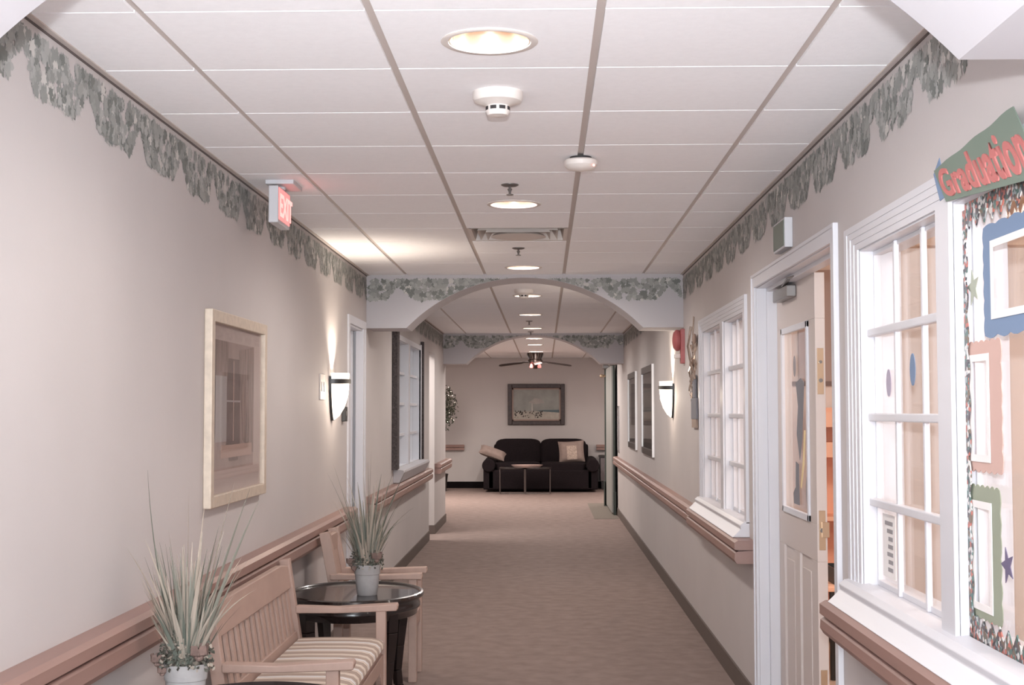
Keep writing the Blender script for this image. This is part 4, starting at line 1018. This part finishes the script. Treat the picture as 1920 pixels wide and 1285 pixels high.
# ------------------------------------------------------------------ window decorations (taped to the near window)
GX = XR+.030
def scallop_frame(name, label, oy0, oy1, oz0, oz1, iy0, iy1, iz0, iz1, m_, seed, white=True):
    R_ = random.Random(seed); t = thing(name, label, 'paper decoration', (GX, (oy0+oy1)/2, oz0))
    def edge(p, q, n):
        out = []
        for i in range(n):
            u = i/n; x = p[0]+(q[0]-p[0])*u; z = p[1]+(q[1]-p[1])*u
            nx, nz = (q[1]-p[1]), -(q[0]-p[0]); L = math.hypot(nx, nz); a = .007*abs(math.sin(u*PI*n/4))+R_.uniform(-.001, .001)
            out.append((x+nx/L*a, z+nz/L*a))
        return out
    co = [(oy0, oz0), (oy1, oz0), (oy1, oz1), (oy0, oz1)]; ci = [(iy0, iz0), (iy1, iz0), (iy1, iz1), (iy0, iz1)]
    n = 24; O = []; I = []
    for k in range(4):
        O += edge(co[k], co[(k+1) % 4], n); p, q = ci[k], ci[(k+1) % 4]
        I += [(p[0]+(q[0]-p[0])*i/n, p[1]+(q[1]-p[1])*i/n) for i in range(n)]
    N = len(O)
    def ring(A, B, x0, x1, nm, mm):
        vs = [(x0, y, z) for y, z in A]+[(x0, y, z) for y, z in B]+[(x1, y, z) for y, z in A]+[(x1, y, z) for y, z in B]; fs = []
        for i in range(N):
            j = (i+1) % N; fs += [(i, j, N+j, N+i), (2*N+i, 3*N+i, 3*N+j, 2*N+j), (i, 2*N+i, 2*N+j, j), (N+i, N+j, 3*N+j, 3*N+i)]
        o = MB().add(vs, fs).build(nm, mm, t); fix_normals(o)
    ring(O, I, GX, GX+.002, 'paper_border', m_)
    w = .014
    A = []; Bq = []
    for k in range(4):
        sg = [(1, 1), (-1, 1), (-1, -1), (1, -1)]; p = ci[k]; q = ci[(k+1) % 4]
        p2 = (p[0]+sg[k][0]*w, p[1]+sg[k][1]*w); q2 = (q[0]+sg[(k+1) % 4][0]*w, q[1]+sg[(k+1) % 4][1]*w)
        A += [(p[0]-sg[k][0]*.004+((q[0]-sg[(k+1) % 4][0]*.004)-(p[0]-sg[k][0]*.004))*i/n, p[1]-sg[k][1]*.004+((q[1]-sg[(k+1) % 4][1]*.004)-(p[1]-sg[k][1]*.004))*i/n) for i in range(n)]
        Bq += [(p2[0]+(q2[0]-p2[0])*i/n, p2[1]+(q2[1]-p2[1])*i/n) for i in range(n)]
    ring(A, Bq, GX-.003, GX-.001, 'inner_mount', PAPER['white'])
scallop_frame('window_decoration', 'blue scalloped paper frame at the top of the near classroom window', 2.86, 3.41, 1.715, 1.985, 2.90, 3.35, 1.757, 1.943, PAPER['blue'], 1)
scallop_frame('window_decoration', 'coral scalloped paper frame in the middle of the near classroom window', 3.30, 3.545, 1.38, 1.70, 3.385, 3.528, 1.404, 1.668, PAPER['coral'], 2)
scallop_frame('window_decoration', 'green scalloped paper frame low in the near classroom window', 3.325, 3.545, 1.01, 1.335, 3.385, 3.53, 1.03, 1.297, PAPER['green'], 3)
def star(cy, cz, r, a0=0):
    return [(cy+(r if k % 2 == 0 else r*.42)*math.sin(PI*k/5+a0), cz+(r if k % 2 == 0 else r*.42)*math.cos(PI*k/5+a0)) for k in range(10)]
cutout('paper_star', 'pale green paper star beside the blue frame on the near classroom window', 'paper decoration', PAPER['moss'], star(3.50, 1.845, .048, .2), GX)
cutout('paper_star', 'purple paper star at the right edge beside the green paper frame', 'paper decoration', PAPER['purple'], star(3.28, 1.16, .045, .3), GX)
cutout('paper_balloon', 'small blue-grey paper balloon on the middle column of the near window', 'paper decoration', PAPER['blue'], ell(4.17, 1.655, .03, .05), XR+.053)
cutout('paper_balloon', 'faint lilac paper balloon on the far column of the near window', 'paper decoration', PAPER['lilac'], ell(4.46, 1.62, .03, .045), XR+.053)
t = thing('paper_poster', 'faint white poster with grey lettering marks low on the near window', 'poster', (XR+.053, 4.46, 1.0))
MB().box(XR+.052, XR+.054, 4.40, 4.56, .985, 1.19).build('sheet', PAPER['white'], t)
m = MB(); R4 = random.Random(4)
for k in range(7):
    z = 1.005+k*.025; m.box(XR+.0505, XR+.052, 4.43, 4.43+R4.uniform(.05, .10), z, z+.013)
m.build('marks', PAPER['grey'], t)
# beaded bulletin border strips
def border_mat():
    m = bpy.data.materials.new('beaded_border'); m.use_nodes = True; nt = m.node_tree; b = nt.nodes['Principled BSDF']; b.inputs['Roughness'].default_value = .5
    tc = nt.nodes.new('ShaderNodeTexCoord'); v = nt.nodes.new('ShaderNodeTexVoronoi'); v.inputs['Scale'].default_value = 95; nt.links.new(tc.outputs['Object'], v.inputs['Vector'])
    r = nt.nodes.new('ShaderNodeValToRGB'); r.color_ramp.interpolation = 'CONSTANT'; sx = nt.nodes.new('ShaderNodeSeparateXYZ')
    nt.links.new(v.outputs['Color'], sx.inputs[0]); nt.links.new(sx.outputs['X'], r.inputs[0]); el = r.color_ramp.elements
    cs = [(60, 62, 66), (150, 158, 160), (84, 110, 104), (176, 104, 92), (92, 84, 88), (206, 202, 198), (112, 96, 82)]
    el[0].position = 0; el[0].color = rgb(*cs[0]); el[1].position = 1/7; el[1].color = rgb(*cs[1])
    for k in range(2, 7): e = el.new(k/7); e.color = rgb(*cs[k])
    nt.links.new(r.outputs[0], b.inputs['Base Color']); return m
BM_ = border_mat()
def border(label, poly): 
    o = MB().prism(poly, 0, GX-.008, GX-.005).build('beaded_border', BM_); fix_normals(o); tag(o, label, 'window border')
n = 48; z0, z1 = .95, 2.05
border('multicoloured scalloped paper border strip running up the edge of the near window', [(3.552, z0), (3.552, z1)]+[(3.552-.018-.016*abs(math.sin(k*PI/4))-.0, z1-(z1-z0)*k/n) for k in range(n+1)])
m_ = 30
border('multicoloured pointed paper border along the top of the near classroom window', [(3.53, 2.066), (2.63, 2.066)]+[(2.63+.90*k/m_, 2.035-(.038 if k % 2 else 0)) for k in range(m_+1)])
border('multicoloured pointed paper border along the bottom of the near classroom window', [(3.53, .948)]+[(3.53-.90*k/m_, .975+(.035 if k % 2 else 0)) for k in range(m_+1)]+[(2.63, .948)])
# Graduation banner
t = thing('banner', 'green paper banner with red Graduation lettering above the near classroom window', 'banner', (1.04, 3.3, 2.05))
bx = 1.043
def bpt(u, v):     # u along the banner 0..1 from its left end, v 0..1 bottom to top
    A = Vector((3.526, 2.072)); B = Vector((2.84, 2.02)); D_ = Vector((3.632, 2.172)); E_ = Vector((3.015, 2.206))
    return (A+(B-A)*u)*(1-v)+(D_+(E_-D_)*u)*v
n = 16
poly = [tuple(bpt(i/n, 0)) for i in range(n+1)]+[tuple(bpt(1-i/n, 1+.015*math.sin(i*1.1))) for i in range(n+1)]
o = MB().prism(poly, 0, bx, bx+.003).build('backing', mat('banner_green', (116, 130, 118), .7), t); fix_normals(o)
cu = text_obj('Graduation', .16, .002, mat('banner_red', (188, 112, 108), .7), None, 'lettering_src', Matrix.Identity(4), .0035, spacing=1.08)
me = cu.data; xs_ = [v.co.x for v in me.vertices]; ys_ = [v.co.y for v in me.vertices]; xa, xb, yb_, yt_ = min(xs_), max(xs_), min(ys_), max(ys_)
for v in me.vertices:
    u = .03+.94*(v.co.x-xa)/(xb-xa); w = .10+.78*(v.co.y-yb_)/(yt_-yb_); p = bpt(u, w)
    v.co = Vector((bx-.002-v.co.z-1.04, p.x-3.3, p.y-2.05))
cu.name = 'lettering'; cu.parent = t
cutout('paper_corner', 'blue paper corner peeking out left of the green banner', 'paper decoration', PAPER['blue'], [(3.655, 2.165), (3.60, 2.20), (3.54, 2.09), (3.60, 2.085)], bx+.006)

# ------------------------------------------------------------------ lights
def lamp(name, kind, loc, e, col, rot=(0, 0, 0), **k):
    L = bpy.data.lights.new(name, kind); L.energy = e; L.color = col
    for a, b in k.items(): setattr(L, a, b)
    o = bpy.data.objects.new(name, L); C.objects.link(o); o.location = loc; o.rotation_euler = rot; return o
WARM = (1, .925, .875)
for i, y in enumerate(LIGHT_Y):
    lamp('downlight_lamp', 'SPOT', (LX, y, ZC-.01), 4 if y < 2 else 22 if y < 5 else 29 if y < 19 else 56, WARM, spot_size=math.radians(176), spot_blend=.6, shadow_soft_size=.09)
# camera flash, mounted just above the lens
cy_, sy_ = math.cos(.0240647), math.sin(.0240647)
lamp('camera_flash', 'AREA', (0.0, -.02, 1.53+.16), 52, (.92, .95, 1), rot=(PI/2+.62, 0, .024), shape='RECTANGLE', size=.07, size_y=.045, spread=math.radians(120))
for qx, qy in ((2.4, 3.2), (2.4, 6.6), (4.3, 3.2), (4.3, 6.6)): lamp('classroom_lamp', 'AREA', (qx, qy, 2.9), 16, (1, .93, .89), size=1.0)
lamp('lounge_fill', 'AREA', (-2.6, 23.0, 2.5), 62, (1, .88, .80), rot=(0, 0, 0), size=1.2); lamp('lounge_fill', 'AREA', (2.4, 24.0, 2.5), 30, (1, .88, .80), rot=(0, 0, 0), size=1.0)  # added ambient fills without fixtures, brighten the lounge
lamp('side_room_fill', 'AREA', (-2.8, 13.6, 2.5), 14, (.95, .97, 1), size=1.0)  # added fill, no fixture; brightens the room behind the left window
lamp('passage_lamp', 'AREA', (-2.2, 16.2, 2.5), 30, WARM, rot=(0, 0, 0), size=.8)
W = bpy.data.worlds.new('World'); bpy.context.scene.world = W; W.use_nodes = True
W.node_tree.nodes['Background'].inputs[0].default_value = (.87, .94, 1, 1); W.node_tree.nodes['Background'].inputs[1].default_value = 4.8

# ------------------------------------------------------------------ camera
F, yaw, pitch, roll = 2542.76, .0240647, .0504391, -.0012659
cy, sy, cp, sp, cr, sr = math.cos(yaw), math.sin(yaw), math.cos(pitch), math.sin(pitch), math.cos(roll), math.sin(roll)
f = Vector((-sy*cp, cy*cp, sp)); r = Vector((cy, sy, 0)); u = r.cross(f)
r2 = r*cr+u*sr; u2 = -r*sr+u*cr
cam = bpy.data.cameras.new('camera'); co = bpy.data.objects.new('camera', cam); C.objects.link(co)
co.matrix_world = Matrix(((r2.x, u2.x, -f.x, 0), (r2.y, u2.y, -f.y, 0), (r2.z, u2.z, -f.z, 1.53), (0, 0, 0, 1)))
cam.sensor_width = 36; cam.sensor_fit = 'HORIZONTAL'; cam.lens = F*36/1920; cam.clip_start = .05; cam.clip_end = 100
sc = bpy.context.scene; sc.camera = co
vs_ = sc.view_settings; vs_.view_transform = 'Standard'; vs_.look = 'None'; vs_.exposure = 1.0; vs_.gamma = 1; vs_.use_curve_mapping = False
sc.cycles.max_bounces = 12; sc.cycles.diffuse_bounces = 6; sc.cycles.use_denoising = True
